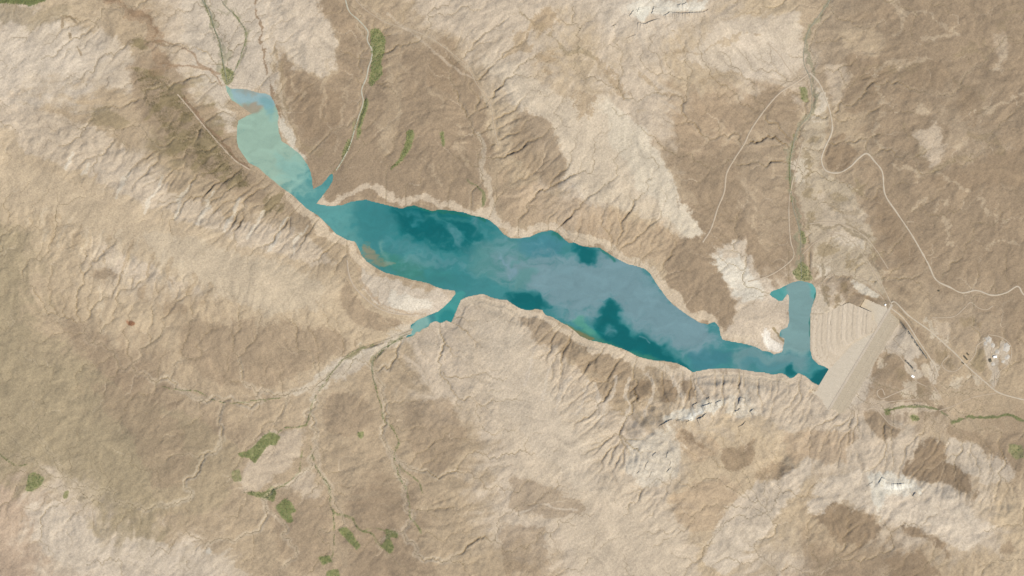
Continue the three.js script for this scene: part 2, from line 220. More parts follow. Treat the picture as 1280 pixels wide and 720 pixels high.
// roads: graded into the land, then paved; [half width in map steps, kind, label, points]
const ROADS = [
  [0.95, 'gravel_road', 'pale gravel road looping round a brown knoll and winding to the east', [1012, 91, 1023, 103, 1032, 123, 1038, 143, 1040, 163, 1030, 187, 1026.7, 200, 1032, 213, 1048, 216, 1063, 208, 1073, 198, 1083, 192, 1093, 202, 1102, 214, 1106, 243, 1120, 265, 1137, 290, 1150, 312, 1160, 330, 1170, 350, 1187, 359, 1202, 366, 1220, 363, 1240, 369, 1257, 366, 1272, 358, 1279, 368, 1300, 376, 1350, 380]],
  [1.0, 'dirt_track', 'dusty track running down the brown plain towards the lake bay', [1012, 91, 1000, 100, 975, 116, 960, 132, 938, 163, 930, 180, 917, 200, 908, 217, 905, 240, 897, 260, 888, 287, 878, 303]],
  [0.7, 'dirt_track', 'thin track beside the stream joining the pond head', [935, 352, 960, 345, 980, 333, 992, 320, 988, 300, 986, 260, 988, 240, 996, 205, 1003, 180]],
  [0.85, 'gravel_road', 'straight pale road from the dam crest to the south east', [1113, 379, 1117, 377, 1135, 394, 1160, 412, 1183, 432, 1197, 445, 1208, 457, 1233, 479, 1247, 490, 1277, 499, 1320, 508, 1370, 515]],
  [0.75, 'gravel_road', 'service road alongside the long concrete chute', [1112, 384, 1129, 398, 1147, 425, 1162, 447, 1168, 457, 1173, 470]],
  [0.6, 'dirt_track', 'short track looping past the dark storage sheds', [1205, 455, 1193, 464, 1182, 462, 1177, 455, 1186, 444]],
  [0.6, 'dirt_track', 'track from the straight road up to the gravel pit', [1208, 456, 1213, 450, 1219, 442, 1221, 432, 1230, 425, 1236, 418]],
  [0.5, 'dirt_track', 'faint track with a bend on the brown slope above the straight road', [1165, 397, 1178, 397, 1193, 395, 1205, 385, 1213, 378, 1223, 385, 1233, 387, 1241, 382]],
  [0.6, 'dirt_track', 'dusty track from the dam abutment up the eastern valley', [1113, 378, 1103, 358, 1092, 340, 1084, 325]],
  [0.55, 'dirt_track', 'upper valley track crossing the quarry spoil', [1110, 336, 1093, 310, 1080, 295, 1060, 283, 1037, 277, 1010, 280]],
  [0.4, 'dirt_track', 'long straight track across the northern slope', [435, -30, 445, 0, 480, 27, 507, 35, 537, 47, 560, 63, 583, 83, 597, 107, 613, 130, 617, 157, 623, 182]],
  [1.0, 'dirt_track', 'pale curving track round the terrace south of the lake', [434, 325, 436, 342, 442, 357, 457, 373, 473, 385, 493, 392, 517, 394]],
  [0.9, 'dirt_track', 'pale track down the scrub covered western valley', [222, 118, 230, 127, 253, 155, 277, 183, 293, 200, 312, 212]],
  [0.6, 'dirt_track', 'curved track at the foot of the dam', [1140, 482, 1118, 492, 1101, 498, 1096, 490, 1102, 486, 1106, 494]],
  [0.6, 'dirt_track', 'track winding over the pale ground below the dam', [1084, 512, 1093, 510, 1103, 520, 1112, 530, 1127, 536]],
  [0.45, 'dirt_track', 'track beside the short dark channel', [1110, 436, 1122, 443, 1131, 454, 1138, 466, 1146, 477, 1158, 483]],
  [0.45, 'dirt_track', 'track from the concrete chute down to the river', [1168, 460, 1165, 478, 1172, 490, 1180, 506]],
  [0.45, 'dirt_track', 'riverside track at the foot of the pale embankment', [1145, 499, 1122, 501, 1098, 505, 1084, 512]],
  [0.45, 'dirt_track', 'track from the river bend up to the straight road', [1174, 513, 1190, 508, 1215, 497, 1246, 491]],
  [0.45, 'dirt_track', 'haul track through the middle of the gravel pit', [1234, 420, 1240, 432, 1238, 444, 1243, 462, 1243, 486]],
  [0.45, 'dirt_track', 'haul track round the eastern heaps of the gravel pit', [1236, 418, 1252, 422, 1263, 432, 1262, 452, 1250, 464, 1244, 474]],
  [0.45, 'dirt_track', 'track crossing the spoil north of the terraced bank', [1003, 318, 1020, 302, 1042, 292, 1062, 300, 1082, 322]],
  [0.45, 'dirt_track', 'bending track on the brown mound above the terraced bank', [1026, 356, 1036, 344, 1050, 340, 1072, 346, 1090, 358, 1104, 374]],
  [0.5, 'dirt_track', 'straight thin track through the northern pale hills', [1000, 100, 985, 85, 975, 70, 960, 55]],
];
const STREAMS = [
  [0.5, 'stream', 'grey green braided stream entering the head of the lake', [138, 138, 114], [240, -50, 253, 0, 262, 13, 267, 33, 275, 53, 278, 73, 281, 88, 284, 104]],
  [0.34, 'stream', 'narrow grey stream arm on the pale delta flats', [146, 142, 118], [272, -50, 277, 0, 297, 23, 308, 43, 302, 67, 294, 88, 285, 103]],
  [0.7, 'stream_bed', 'pale winding gravel stream bed beside the green orchard strip', [206, 200, 176], [425, -50, 432, 0, 437, 15, 448, 25, 460, 40, 459, 50, 465, 63, 464, 75, 461, 83, 458, 97, 452, 113, 454, 127, 448, 147, 443, 163, 438, 180, 430, 197, 420, 213]],
  [0.36, 'stream', 'grey stream running down the eastern valley to the pond', [150, 148, 124], [1050, -50, 1037, 0, 1023, 20, 1010, 40, 1005, 60, 1005, 80, 1012, 97, 1015, 123, 1012, 143, 996, 163, 992, 180, 988, 200, 989, 240, 992, 262, 1000, 290, 1001, 325, 1002, 350]],
  [0.36, 'stream', 'green edged stream winding through scrub into the lake inlet', [132, 134, 98], [514, 416, 500, 422, 490, 430, 478, 436, 466, 450, 466, 470, 470, 482]],
  [0.45, 'stream_bed', 'dry stream bed across the pale flats by the inlet', [172, 158, 128], [515, 412, 490, 422, 460, 432, 436, 442, 424, 456, 410, 470, 395, 482]],
];
const streamCurves = STREAMS.map((r) => curve(r[4], 1.6));
const roadCurves = ROADS.map((r) => curve(r[3], 1.6));
const DITCH = curve([1131, 450, 1137, 456, 1144, 464], 1);
const CHUTE = curve([1126, 402, 1136, 416, 1144, 428, 1151, 438, 1158, 448], 1);
function grade(line, half, prof, fall) {
  for (let q = 0; q + 1 < line.length; q++) {
    const a = line[q], b = line[q + 1], r = half + fall;
    const i0 = Math.floor((Math.min(a[0], b[0]) - r - OX) / CX), i1 = Math.ceil((Math.max(a[0], b[0]) + r - OX) / CX), j0 = Math.floor((Math.min(a[1], b[1]) - r - OY) / CX), j1 = Math.ceil((Math.max(a[1], b[1]) + r - OY) / CX);
    for (let j = Math.max(0, j0); j <= Math.min(NY - 1, j1); j++) for (let i = Math.max(0, i0); i <= Math.min(NX - 1, i1); i++) { const [d, t] = segDist(gx(i), gy(j), a, b); if (d < r) { const w = 1 - smooth(half, r, d); const k = j * NX + i; h[k] = lerp(h[k], lerp(prof[q], prof[q + 1], t), w); } }
  }
}
function profile(line, win, off = 0) { const p = line.map(([x, y]) => H(x, y)); return p.map((_, i) => { let s = 0, c = 0; for (let k = -win; k <= win; k++) { const v = p[clamp(i + k, 0, p.length - 1)]; s += v; c++; } return s / c + off; }); }

// terrain under the works
function shapeWorks() {
  for (let j = 0; j < NY; j++) for (let i = 0; i < NX; i++) {
    const x = gx(i), y = gy(j); if (x < 960 || x > 1180 || y < 340 || y > 580) continue; const k = j * NX + i; if (sdf[k] < 0) continue;
    const [s, n] = damST(x, y);
    const inAxis = smooth(-4, 10, s) * (1 - smooth(DLEN - 12, DLEN + 6, s));
    if (n > -DNW - 16 && n < UPW + 6) { // valley floor under the dam
      const dt = damTop(n), floor = n < 0 && dt < 10 ? 4 : dt - 6; const want = n > -DNW - 2 ? Math.min(h[k], floor) : lerp(h[k], Math.min(h[k], 4), 1 - smooth(DNW + 2, DNW + 16, -n));
      h[k] = lerp(h[k], want, inAxis);
    }
    if (inside(x, y, BANK)) { let lv = 0; for (let q = 0; q < NBENCH; q++) { const e = q * 6.2; if (x > 1013.5 + e) lv = q; } h[k] = Math.min(h[k], lv * 4 - 4); }
  }
}
shapeWorks();
const streamProf = streamCurves.map((c) => { const p = profile(c, 5); const up = p[0] > p[p.length - 1]; if (!up) p.reverse(); for (let i = 1; i < p.length; i++) p[i] = Math.min(p[i], p[i - 1]); for (let i = 0; i < p.length; i++) p[i] = Math.max(p[i] - 3, 0.6); if (!up) p.reverse(); return p; });
streamCurves.forEach((c, i) => grade(c, STREAMS[i][0] + 0.8, streamProf[i], 3));
const roadProf = roadCurves.map((c) => profile(c, 7));
roadCurves.forEach((c, i) => { for (let q = 0; q < c.length; q++) { const [s, n] = damST(c[q][0], c[q][1]); if (s > 0 && s < DLEN && Math.abs(n) < 3) roadProf[i][q] = Math.max(roadProf[i][q], CREST - 1); } grade(c, ROADS[i][0] + 1.2, roadProf[i], 3.5); });
for (let k = 0; k < N; k++) { // shore profile: a firm water's edge, lake bed falling away, fine ruggedness on land
  const x = gx(k % NX), y = gy((k / NX) | 0), d = sdf[k];
  if (d < 0) h[k] = Math.max(-30, d * 1.6 - 0.4); else { if (d < 9) h[k] = Math.max(Math.min(h[k], 1 + d * 1.5), 0.35 + d * 0.5); h[k] += (2.6 * noise(x * 0.31, y * 0.31) + 1.9 * noise(x * 0.57 + 5, y * 0.57)) * smooth(1, 8, d); }
}
streamCurves.forEach((c, i) => grade(c, STREAMS[i][0] + 0.7, streamProf[i], 1.2));
roadCurves.forEach((c, i) => grade(c, ROADS[i][0] + 1.5, roadProf[i], 1.6));
roadCurves.forEach((c, i) => { roadProf[i] = c.map(([x, y], q) => Math.max(roadProf[i][q], H(x, y), H(x + 1, y), H(x - 1, y), H(x, y + 1), H(x, y - 1))); });

// scarps: crest lines with a north-west facing drop, [height m, points]
const SCARPS = [
  [46, 'limestone scarp', [797, 29, 806, 30.5, 812, 28, 823, 24]], [44, 'limestone scarp', [839, 16, 852, 17.5, 868, 16.5, 880, 15.5, 885, 12.5]], [36, 'limestone scarp', [846, 7, 854, 6, 859, 3.5]],
  [44, 'limestone scarp', [786, 21, 789, 18, 792, 13]], [30, 'limestone scarp', [797, 16, 799, 10]], [48, 'limestone scarp', [814, 18, 816, 14, 817, 9]], [40, 'limestone scarp', [829, 20.5, 834, 18, 838, 15]], [24, 'limestone scarp', [764, 34, 771, 31]], [22, 'limestone scarp', [783, 49, 795, 44]],
  [48, 'pale scarp', [823, 533, 832, 528, 840, 524]], [34, 'pale scarp', [845, 526, 851, 524.5]], [36, 'pale scarp', [857, 528, 865, 524]], [64, 'pale scarp', [871, 524, 877, 521.5, 883, 516]],
  [54, 'pale scarp', [877, 508, 883, 506, 890, 503.5]], [40, 'pale scarp', [883, 499, 887, 496]], [36, 'pale scarp', [894, 503.5, 901, 500.5]], [40, 'pale scarp', [865, 507, 872, 503]],
  [40, 'pale scarp', [922, 506, 924, 502, 926, 496]], [46, 'pale scarp', [919, 515, 925, 510.5]], [42, 'pale scarp', [937, 515, 942, 511]], [46, 'pale scarp', [922, 534, 928, 531, 932, 526]],
  [34, 'broken scarp', [833, 590, 836, 587, 839, 584]], [30, 'broken scarp', [837, 582, 839, 576]], [30, 'broken scarp', [806, 586, 808, 580, 811, 576]], [30, 'broken scarp', [815, 570, 820, 565]], [28, 'broken scarp', [833, 572, 835, 563]], [26, 'broken scarp', [796, 592, 799, 589]], [24, 'broken scarp', [812, 596, 815, 589]],
  [56, 'white scarp', [1098, 604, 1100, 600, 1102, 596]], [48, 'white scarp', [1114, 604.5, 1122, 605, 1130, 603.5]], [52, 'white scarp', [1140, 620, 1144, 615]], [22, 'white scarp', [1083, 607, 1091, 602]],
];
log('works graded');

// ------------------------------------------------------------------ colour of the land
const TW = 2048, TH = 1152;
const tone = { P: [201, 183, 157], C: [208, 192, 168], W: [220, 211, 190], T: [181, 160, 129], S: [193, 172, 140], B: [160, 139, 111], D: [147, 125, 97], O: [168, 151, 119], G: [171, 151, 123], K: [187, 164, 137], R: [182, 158, 127], Q: [140, 124, 90], V: [112, 128, 74], Y: [200, 185, 162] };
const GRID = [
  'PSTPPBTPPPCPSGBBB',
  'CCTPPTBTPSPSPGBBB',
  'PTTQTBBBSPPBBTBGB',
  'SSPTTBBBTPSBBGBBB',
  'OSPPPTTTTBSBBGBBB',
  'OTSTSSSPPSSBPPTGB',
  'OOBTTSTPPTTPPPBTT',
  'OOOBTTTTPCPSSPPTB',
  'KPOTTTBTPPPSSTPPS',
  'KPPPTTBTTPPSPBBTS'];
const col = new Float32Array(TW * TH * 3);
const WXf = new Float32Array(TW * TH), WYf = new Float32Array(TW * TH), NZ = new Float32Array(TW * TH);
const txx = (i) => OX + (i + 0.5) * GW / TW, tyy = (j) => OY + (j + 0.5) * GH / TH;
for (let j = 0; j < TH; j++) for (let i = 0; i < TW; i++) {
  const k = j * TW + i, x = txx(i), y = tyy(j);
  const wx = 7 * noise(x * 0.035, y * 0.035) + 3 * noise(x * 0.11 + 7, y * 0.11) + 1.3 * noise(x * 0.33, y * 0.33 + 4), wy = 7 * noise(x * 0.035 + 60, y * 0.035 + 20) + 3 * noise(x * 0.11 + 70, y * 0.11) + 1.3 * noise(x * 0.33 + 33, y * 0.33);
  WXf[k] = wx; WYf[k] = wy;
  const n1 = fbm(x * 0.02 + 3, y * 0.02, 3), n2 = fbm(x * 0.09, y * 0.09 + 11, 3), n3 = noise(x * 0.5, y * 0.5), n4 = noise(x * 1.2 + 9, y * 1.2);
  const fl = bil(fall, x, y), ff = bil(fallFine, x, y); const fb = bil(fallBroad, x, y); NZ[k] = 0.36 * n2 + 0.2 * n3 + 0.12 * n4 + 0.3 * fl + 0.2 * ff + 0.42 * fb;
  const u = clamp((x + 3 * wx) / 80, 0, 15.999), v = clamp((y + 3 * wy) / 80, 0, 8.999), a = u | 0, b = v | 0;
  const rg = 0.26 * n2 + 0.14 * fl + 0.1 * ff + 0.32 * fb, fu = smooth(0.12, 0.88, u - a + rg), fv = smooth(0.12, 0.88, v - b + rg);
  const c00 = tone[GRID[b][a]], c10 = tone[GRID[b][a + 1]], c01 = tone[GRID[b + 1][a]], c11 = tone[GRID[b + 1][a + 1]];
  for (let c = 0; c < 3; c++) col[k * 3 + c] = lerp(lerp(c00[c], c10[c], fu), lerp(c01[c], c11[c], fu), fv);
}
log('base colour');
// a patch of ground: colour, softness (map steps), strength, raggedness, outline; or a band along a line
let cv = { col, W: TW, H: TH, ox: OX, oy: OY, st: GW / TW, wx: WXf, wy: WYf, nz: NZ, lo: 0.27, rag: 1.75 };
function ground(c, soft, strength, P, half = 0, warp = 1, ragged = 0.5) {
  let x0 = 1e9, x1 = -1e9, y0 = 1e9, y1 = -1e9; for (const [x, y] of P) { x0 = Math.min(x0, x); x1 = Math.max(x1, x); y0 = Math.min(y0, y); y1 = Math.max(y1, y); }
  const m = half + soft * 1.5 + 4, res = half && half < 6 ? 0.6 : 1; x0 -= m; y0 -= m; x1 += m; y1 += m;
  const w = Math.ceil((x1 - x0) / res), hh = Math.ceil((y1 - y0) / res); let M = new Float32Array(w * hh);
  if (half) { for (let q = 0; q + 1 < P.length; q++) { const a = P[q], b = P[q + 1], r = half + soft; const ia = Math.max(0, Math.floor((Math.min(a[0], b[0]) - r - x0) / res)), ib = Math.min(w - 1, Math.ceil((Math.max(a[0], b[0]) + r - x0) / res)), ja = Math.max(0, Math.floor((Math.min(a[1], b[1]) - r - y0) / res)), jb = Math.min(hh - 1, Math.ceil((Math.max(a[1], b[1]) + r - y0) / res)); for (let j = ja; j <= jb; j++) for (let i = ia; i <= ib; i++) { const d = segDist(x0 + (i + 0.5) * res, y0 + (j + 0.5) * res, a, b)[0]; const v = clamp(0.5 + (half - d) / (soft + 0.6), 0, 1); if (v > M[j * w + i]) M[j * w + i] = v; } } }
  else {
    for (let j = 0; j < hh; j++) { const y = y0 + (j + 0.5) * res, xs = []; for (let i = 0, q = P.length - 1; i < P.length; q = i++) { const [xi, yi] = P[i], [xj, yj] = P[q]; if ((yi > y) !== (yj > y)) xs.push((xj - xi) * (y - yi) / (yj - yi) + xi); } xs.sort((a, b) => a - b); for (let q = 0; q + 1 < xs.length; q += 2) for (let i = Math.max(0, Math.ceil((xs[q] - x0) / res - 0.5)); i < w && x0 + (i + 0.5) * res < xs[q + 1]; i++) M[j * w + i] = 1; }
    const r = Math.max(1, Math.round(soft / 2 / res));
    for (let pass = 0; pass < 2; pass++) { const A = new Float32Array(w * hh); for (let j = 0; j < hh; j++) { let s = 0; for (let i = -r; i < w; i++) { if (i + r < w) s += M[j * w + i + r]; if (i - r - 1 >= 0) s -= M[j * w + i - r - 1]; if (i >= 0) A[j * w + i] = s / (2 * r + 1); } } const Bf = new Float32Array(w * hh); for (let i = 0; i < w; i++) { let s = 0; for (let j = -r; j < hh; j++) { if (j + r < hh) s += A[(j + r) * w + i]; if (j - r - 1 >= 0) s -= A[(j - r - 1) * w + i]; if (j >= 0) Bf[j * w + i] = s / (2 * r + 1); } } M = Bf; }
  }
  const { col, W: TW, H: TH, ox: OX, oy: OY, st: sx, wx: WXf, wy: WYf, nz: NZ } = cv; const ja = Math.max(0, Math.floor((y0 - 6 - OY) / sx)), jb = Math.min(TH - 1, Math.ceil((y1 + 6 - OY) / sx)), ia = Math.max(0, Math.floor((x0 - 6 - OX) / sx)), ib = Math.min(TW - 1, Math.ceil((x1 + 6 - OX) / sx));
  const ww = warp * Math.min(1, (soft + half) / 7);
  for (let j = ja; j <= jb; j++) for (let i = ia; i <= ib; i++) {
    const k = j * TW + i, u = ((OX + (i + 0.5) * sx) + WXf[k] * ww - x0) / res - 0.5, v = ((OY + (j + 0.5) * sx) + WYf[k] * ww - y0) / res - 0.5; if (u < 0 || v < 0 || u >= w - 1 || v >= hh - 1) continue;
    const a = u | 0, b = v | 0, fa = u - a, fb = v - b, q = b * w + a; const mk = (M[q] * (1 - fa) + M[q + 1] * fa) * (1 - fb) + (M[q + w] * (1 - fa) + M[q + w + 1] * fa) * fb; if (mk < 0.01) continue;
    const e = smooth(cv.lo, 1 - cv.lo, mk + ragged * cv.rag * NZ[k] * (mk < 0.99 ? 1 : 0.6)) * strength; for (let c2 = 0; c2 < 3; c2++) col[k * 3 + c2] += (c[c2] - col[k * 3 + c2]) * e;
  }
}
const t = tone;
const Gz = (c, soft, str, flat, half, warp, rag) => ground(c, soft, str, pts(flat), half, warp, rag);
// pale ridge backs and flats
Gz(t.C, 14, 0.7, [0, 25, 80, 25, 150, 50, 175, 85, 165, 118, 120, 100, 70, 85, 45, 112, 0, 90]);
Gz(t.S, 16, 0.8, [0, 150, 60, 195, 140, 228, 270, 285, 380, 325, 430, 350, 405, 392, 330, 395, 240, 355, 150, 305, 60, 275, 0, 250]);
Gz(t.P, 8, 0.8, [110, 195, 160, 205, 230, 245, 300, 275, 380, 290, 425, 330, 390, 330, 290, 300, 200, 262, 120, 225]);
Gz(t.P, 14, 0.8, [170, 290, 260, 310, 400, 350, 395, 388, 330, 392, 260, 355, 190, 315]);
Gz(t.C, 10, 0.8, [332, -20, 395, -20, 418, 50, 424, 85, 402, 99, 372, 84, 345, 52]);
Gz(t.P, 12, 0.9, [545, -20, 640, -20, 650, 30, 600, 50, 545, 35, 510, 10]);
Gz(t.C, 9, 0.85, [612, 80, 640, 85, 668, 125, 690, 165, 720, 215, 745, 255, 715, 235, 690, 205, 665, 165, 640, 125]);
Gz(t.C, 8, 0.95, [745, 128, 790, 140, 812, 170, 830, 210, 850, 250, 880, 295, 862, 300, 835, 272, 800, 250, 772, 200, 755, 160]);
Gz(t.P, 10, 0.8, [690, 140, 740, 150, 765, 200, 790, 245, 745, 225, 712, 180]);
Gz(t.C, 12, 0.7, [900, 25, 1000, 15, 1005, 85, 955, 100, 900, 90, 850, 75]);
Gz(t.P, 12, 0.8, [560, 400, 615, 372, 665, 390, 720, 460, 780, 520, 800, 600, 860, 660, 880, 740, 720, 740, 690, 640, 640, 590, 600, 500, 565, 440]);
Gz(t.C, 10, 0.5, [640, 480, 720, 490, 760, 560, 720, 600, 660, 560]);
Gz(t.Y, 12, 0.8, [225, -20, 335, -20, 342, 80, 345, 130, 330, 112, 296, 112, 282, 130, 297, 150, 292, 172, 262, 130, 235, 60]);
Gz(t.P, 10, 0.8, [30, 130, 130, 165, 180, 200, 150, 225, 90, 215, 40, 190, 0, 150, 0, 130]);
Gz(t.W, 5, 0.7, [346, 143, 352, 140, 365, 160, 372, 178, 388, 205, 380, 203, 366, 186, 353, 178]);
Gz([193, 173, 142], 14, 0.85, [-20, 190, 60, 215, 150, 262, 250, 305, 340, 335, 425, 352, 408, 390, 330, 394, 250, 362, 160, 318, 60, 275, -20, 245], 0, 1, 0.35);
Gz([197, 179, 150], 12, 0.8, [180, 285, 300, 315, 400, 345, 400, 388, 330, 394, 260, 360, 190, 320], 0, 1, 0.35);
Gz([202, 184, 157], 14, 0.9, [568, 420, 600, 376, 640, 388, 670, 430, 710, 480, 760, 530, 790, 600, 850, 660, 870, 740, 740, 740, 700, 650, 650, 590, 612, 520, 580, 470], 0, 1, 0.35);
Gz([206, 189, 163], 12, 0.7, [590, 400, 640, 400, 680, 480, 730, 560, 760, 620, 720, 610, 670, 560, 620, 500], 0, 1, 0.4);
Gz([205, 188, 161], 12, 0.85, [598, 66, 650, 82, 700, 120, 755, 122, 800, 160, 832, 220, 876, 292, 852, 300, 800, 262, 752, 258, 712, 228, 676, 172, 636, 118], 0, 1, 0.3);
Gz([212, 198, 172], 7, 0.8, [748, 130, 790, 142, 815, 175, 850, 250, 880, 296, 862, 300, 830, 268, 795, 232, 765, 180], 0, 1, 0.4);
// browns
Gz(t.B, 9, 0.95, [348, 62, 370, 88, 400, 104, 426, 88, 424, 40, 400, 0, 432, 0, 452, 40, 452, 110, 435, 175, 412, 196, 385, 190, 365, 160, 352, 120, 342, 90]);
Gz(t.D, 8, 0.5, [352, 85, 400, 115, 430, 110, 420, 180, 390, 175, 365, 140]);
Gz(t.B, 12, 0.9, [485, 70, 560, 48, 605, 120, 615, 200, 600, 245, 520, 232, 470, 215, 462, 150, 478, 110]);
Gz(t.D, 10, 0.45, [530, 60, 575, 75, 575, 120, 540, 110]);
Gz(t.T, 8, 0.5, [487, 60, 505, 65, 500, 150, 488, 190, 470, 200, 480, 120]);
Gz(t.B, 9, 0.8, [658, 138, 680, 150, 700, 185, 708, 220, 690, 235, 655, 215, 635, 180, 640, 150]);
Gz(t.R, 12, 0.55, [625, 215, 690, 240, 760, 262, 845, 290, 862, 330, 800, 325, 740, 300, 680, 280, 635, 285, 620, 250]);
Gz(t.B, 10, 0.95, [842, 140, 900, 128, 965, 112, 995, 108, 990, 165, 985, 220, 982, 300, 955, 330, 900, 300, 882, 288, 862, 235, 846, 190]);
Gz(t.R, 14, 0.5, [830, 120, 905, 115, 950, 120, 900, 190, 860, 200]);
Gz(t.G, 8, 0.6, [935, 165, 985, 150, 985, 290, 960, 320, 925, 260, 925, 200]);
Gz(t.B, 10, 0.9, [828, 322, 860, 305, 888, 318, 905, 345, 908, 390, 890, 398, 860, 388, 838, 360]);
Gz(t.B, 8, 0.8, [898, 350, 915, 372, 912, 415, 902, 405]);
Gz(t.B, 16, 0.8, [165, 60, 205, 70, 240, 110, 280, 160, 320, 215, 345, 262, 300, 250, 240, 215, 205, 180, 165, 130]);
for (const P of [[168, 44, 186, 46, 184, 60, 170, 62], [172, 88, 200, 86, 206, 104, 180, 106], [196, 112, 224, 108, 232, 126, 205, 136], [222, 128, 238, 132, 240, 150, 224, 150], [182, 124, 200, 126, 198, 142, 184, 138], [205, 158, 232, 162, 238, 186, 216, 194], [214, 180, 228, 182, 226, 194, 216, 193], [236, 160, 256, 172, 272, 196, 258, 206, 242, 192], [262, 186, 282, 204, 290, 222, 270, 216], [278, 210, 300, 216, 310, 236, 286, 240], [250, 152, 268, 156, 276, 174, 262, 172], [325, 242, 346, 250, 350, 268, 334, 262], [230, 200, 250, 206, 256, 222, 238, 216]]) Gz(t.Q, 8, 0.8, P, 0, 1.4, 0.9);
Gz(t.Q, 6, 0.7, [165, 45, 188, 48, 188, 62, 170, 62]);
Gz([158, 132, 102], 5, 0.6, [125, -10, 160, 8, 186, 28, 196, 55, 200, 90], 6, 1.5, 1);
Gz([138, 112, 84], 3, 0.6, [132, -6, 160, 8, 188, 26, 196, 50], 2, 1.5, 1);
Gz([146, 118, 88], 3, 0.6, [198, 48, 225, 58, 245, 70, 252, 82, 275, 92], 1.6);
Gz([146, 118, 88], 3, 0.6, [200, 80, 235, 82, 262, 88, 276, 104], 1.4);
Gz(t.Q, 5, 0.5, [112, 136, 130, 132, 165, 150, 160, 160, 118, 158]);
Gz([146, 122, 94], 2, 0.8, [318, -10, 324, 30, 332, 70, 338, 105, 344, 128, 352, 148], 1.1, 1.6, 1);
Gz([160, 140, 108], 3, 0.6, [340, 60, 346, 95, 356, 140, 372, 172, 396, 192], 4, 1.4, 0.9);
Gz([206, 188, 160], 2.5, 0.6, [330, 20, 338, 60, 346, 100, 354, 138, 366, 165], 1.6, 1.4, 0.8);
Gz([138, 112, 86], 2, 0.8, [232, 122, 256, 152, 282, 186, 300, 200, 312, 208], 2);
// southern bank, browns among the gullies
Gz(t.B, 7, 0.7, [645, 392, 680, 398, 730, 425, 790, 455, 800, 480, 750, 475, 700, 440, 660, 420]);
Gz(t.D, 6, 0.75, [788, 478, 810, 474, 815, 490, 795, 500]);
Gz(t.D, 6, 0.75, [818, 478, 838, 474, 850, 490, 840, 508, 826, 500]);
Gz(t.D, 6, 0.75, [850, 476, 868, 476, 874, 490, 862, 500, 852, 490]);
Gz(t.D, 5, 0.6, [915, 470, 930, 470, 922, 486, 912, 488]);
Gz(t.B, 7, 0.55, [740, 470, 785, 478, 780, 500, 750, 498]);
Gz(t.R, 9, 0.7, [840, 535, 875, 540, 900, 560, 880, 580, 840, 560, 832, 545]);
Gz(t.D, 5, 0.75, [848, 538, 862, 538, 874, 550, 890, 556, 876, 560, 858, 548]);
Gz(t.D, 6, 0.7, [898, 566, 908, 562, 930, 560, 946, 545, 942, 575, 920, 588, 905, 590, 896, 580]);
Gz(t.R, 12, 0.65, [840, 620, 880, 600, 920, 600, 935, 630, 900, 660, 870, 670, 845, 650]);
Gz(t.R, 10, 0.7, [985, 540, 1030, 530, 1070, 545, 1060, 575, 1010, 580, 975, 575]);
Gz(t.B, 6, 0.9, [1078, 515, 1100, 512, 1108, 528, 1128, 540, 1122, 552, 1108, 552, 1104, 562, 1095, 545, 1082, 530]);
Gz(t.D, 8, 0.85, [1128, 572, 1150, 560, 1165, 545, 1185, 560, 1200, 580, 1215, 605, 1222, 632, 1205, 612, 1180, 605, 1150, 600, 1128, 590]);
Gz(t.B, 7, 0.8, [1178, 530, 1200, 532, 1230, 545, 1262, 562, 1275, 590, 1240, 575, 1210, 555, 1185, 550]);
Gz(t.D, 8, 0.8, [1015, 635, 1050, 628, 1090, 640, 1100, 665, 1075, 685, 1040, 670]);
Gz(t.D, 6, 0.8, [1118, 645, 1140, 648, 1155, 665, 1180, 680, 1200, 700, 1165, 680, 1130, 665]);
Gz(t.B, 7, 0.8, [960, 580, 1000, 582, 1010, 600, 985, 615, 965, 605]);
Gz(t.D, 5, 0.5, [945, 590, 962, 585, 958, 600, 942, 600]);
Gz(t.B, 8, 0.7, [920, 630, 960, 600, 960, 660, 925, 660]);
Gz(t.B, 7, 0.8, [1244, 680, 1258, 674, 1268, 695, 1252, 690]);
Gz(t.D, 8, 0.7, [1110, 690, 1150, 690, 1180, 720, 1110, 730]);
Gz(t.P, 8, 0.85, [1060, 560, 1100, 545, 1130, 550, 1150, 540, 1150, 560, 1128, 575, 1100, 590, 1060, 590]);
Gz(t.C, 8, 0.8, [1178, 548, 1210, 556, 1240, 570, 1262, 575, 1262, 602, 1230, 605, 1200, 590, 1182, 575]);
Gz(t.C, 10, 0.85, [1020, 600, 1080, 588, 1140, 600, 1185, 608, 1215, 630, 1240, 660, 1200, 690, 1150, 660, 1110, 650, 1060, 628, 1010, 640]);
Gz(t.W, 6, 0.9, [1085, 592, 1105, 590, 1140, 598, 1150, 612, 1140, 622, 1110, 618, 1095, 640, 1105, 655, 1095, 650, 1088, 620]);
Gz([238, 231, 212], 4, 0.95, [1100, 604, 1140, 606, 1138, 613, 1108, 612]);
Gz([228, 221, 200], 2, 0.9, [1143, 618, 1148, 613, 1149, 621]);
Gz(t.C, 7, 0.8, [905, 640, 945, 600, 975, 600, 1010, 570, 1025, 580, 990, 620, 940, 690, 905, 720, 880, 700]);
for (const L of [[770, 474, 766, 488, 758, 502, 752, 530], [745, 480, 747, 500, 748, 523], [736, 478, 730, 498, 720, 518], [712, 470, 703, 487, 696, 512], [790, 472, 785, 488, 784, 506, 776, 530], [812, 468, 814, 484, 812, 502, 806, 520], [840, 466, 846, 484, 853, 507], [872, 470, 876, 486, 880, 497], [898, 466, 902, 484, 896, 498], [690, 455, 684, 475, 676, 500], [668, 432, 664, 455, 655, 480], [930, 472, 922, 490, 912, 500]]) Gz(t.C, 2.5, 0.75, L, 2.2);
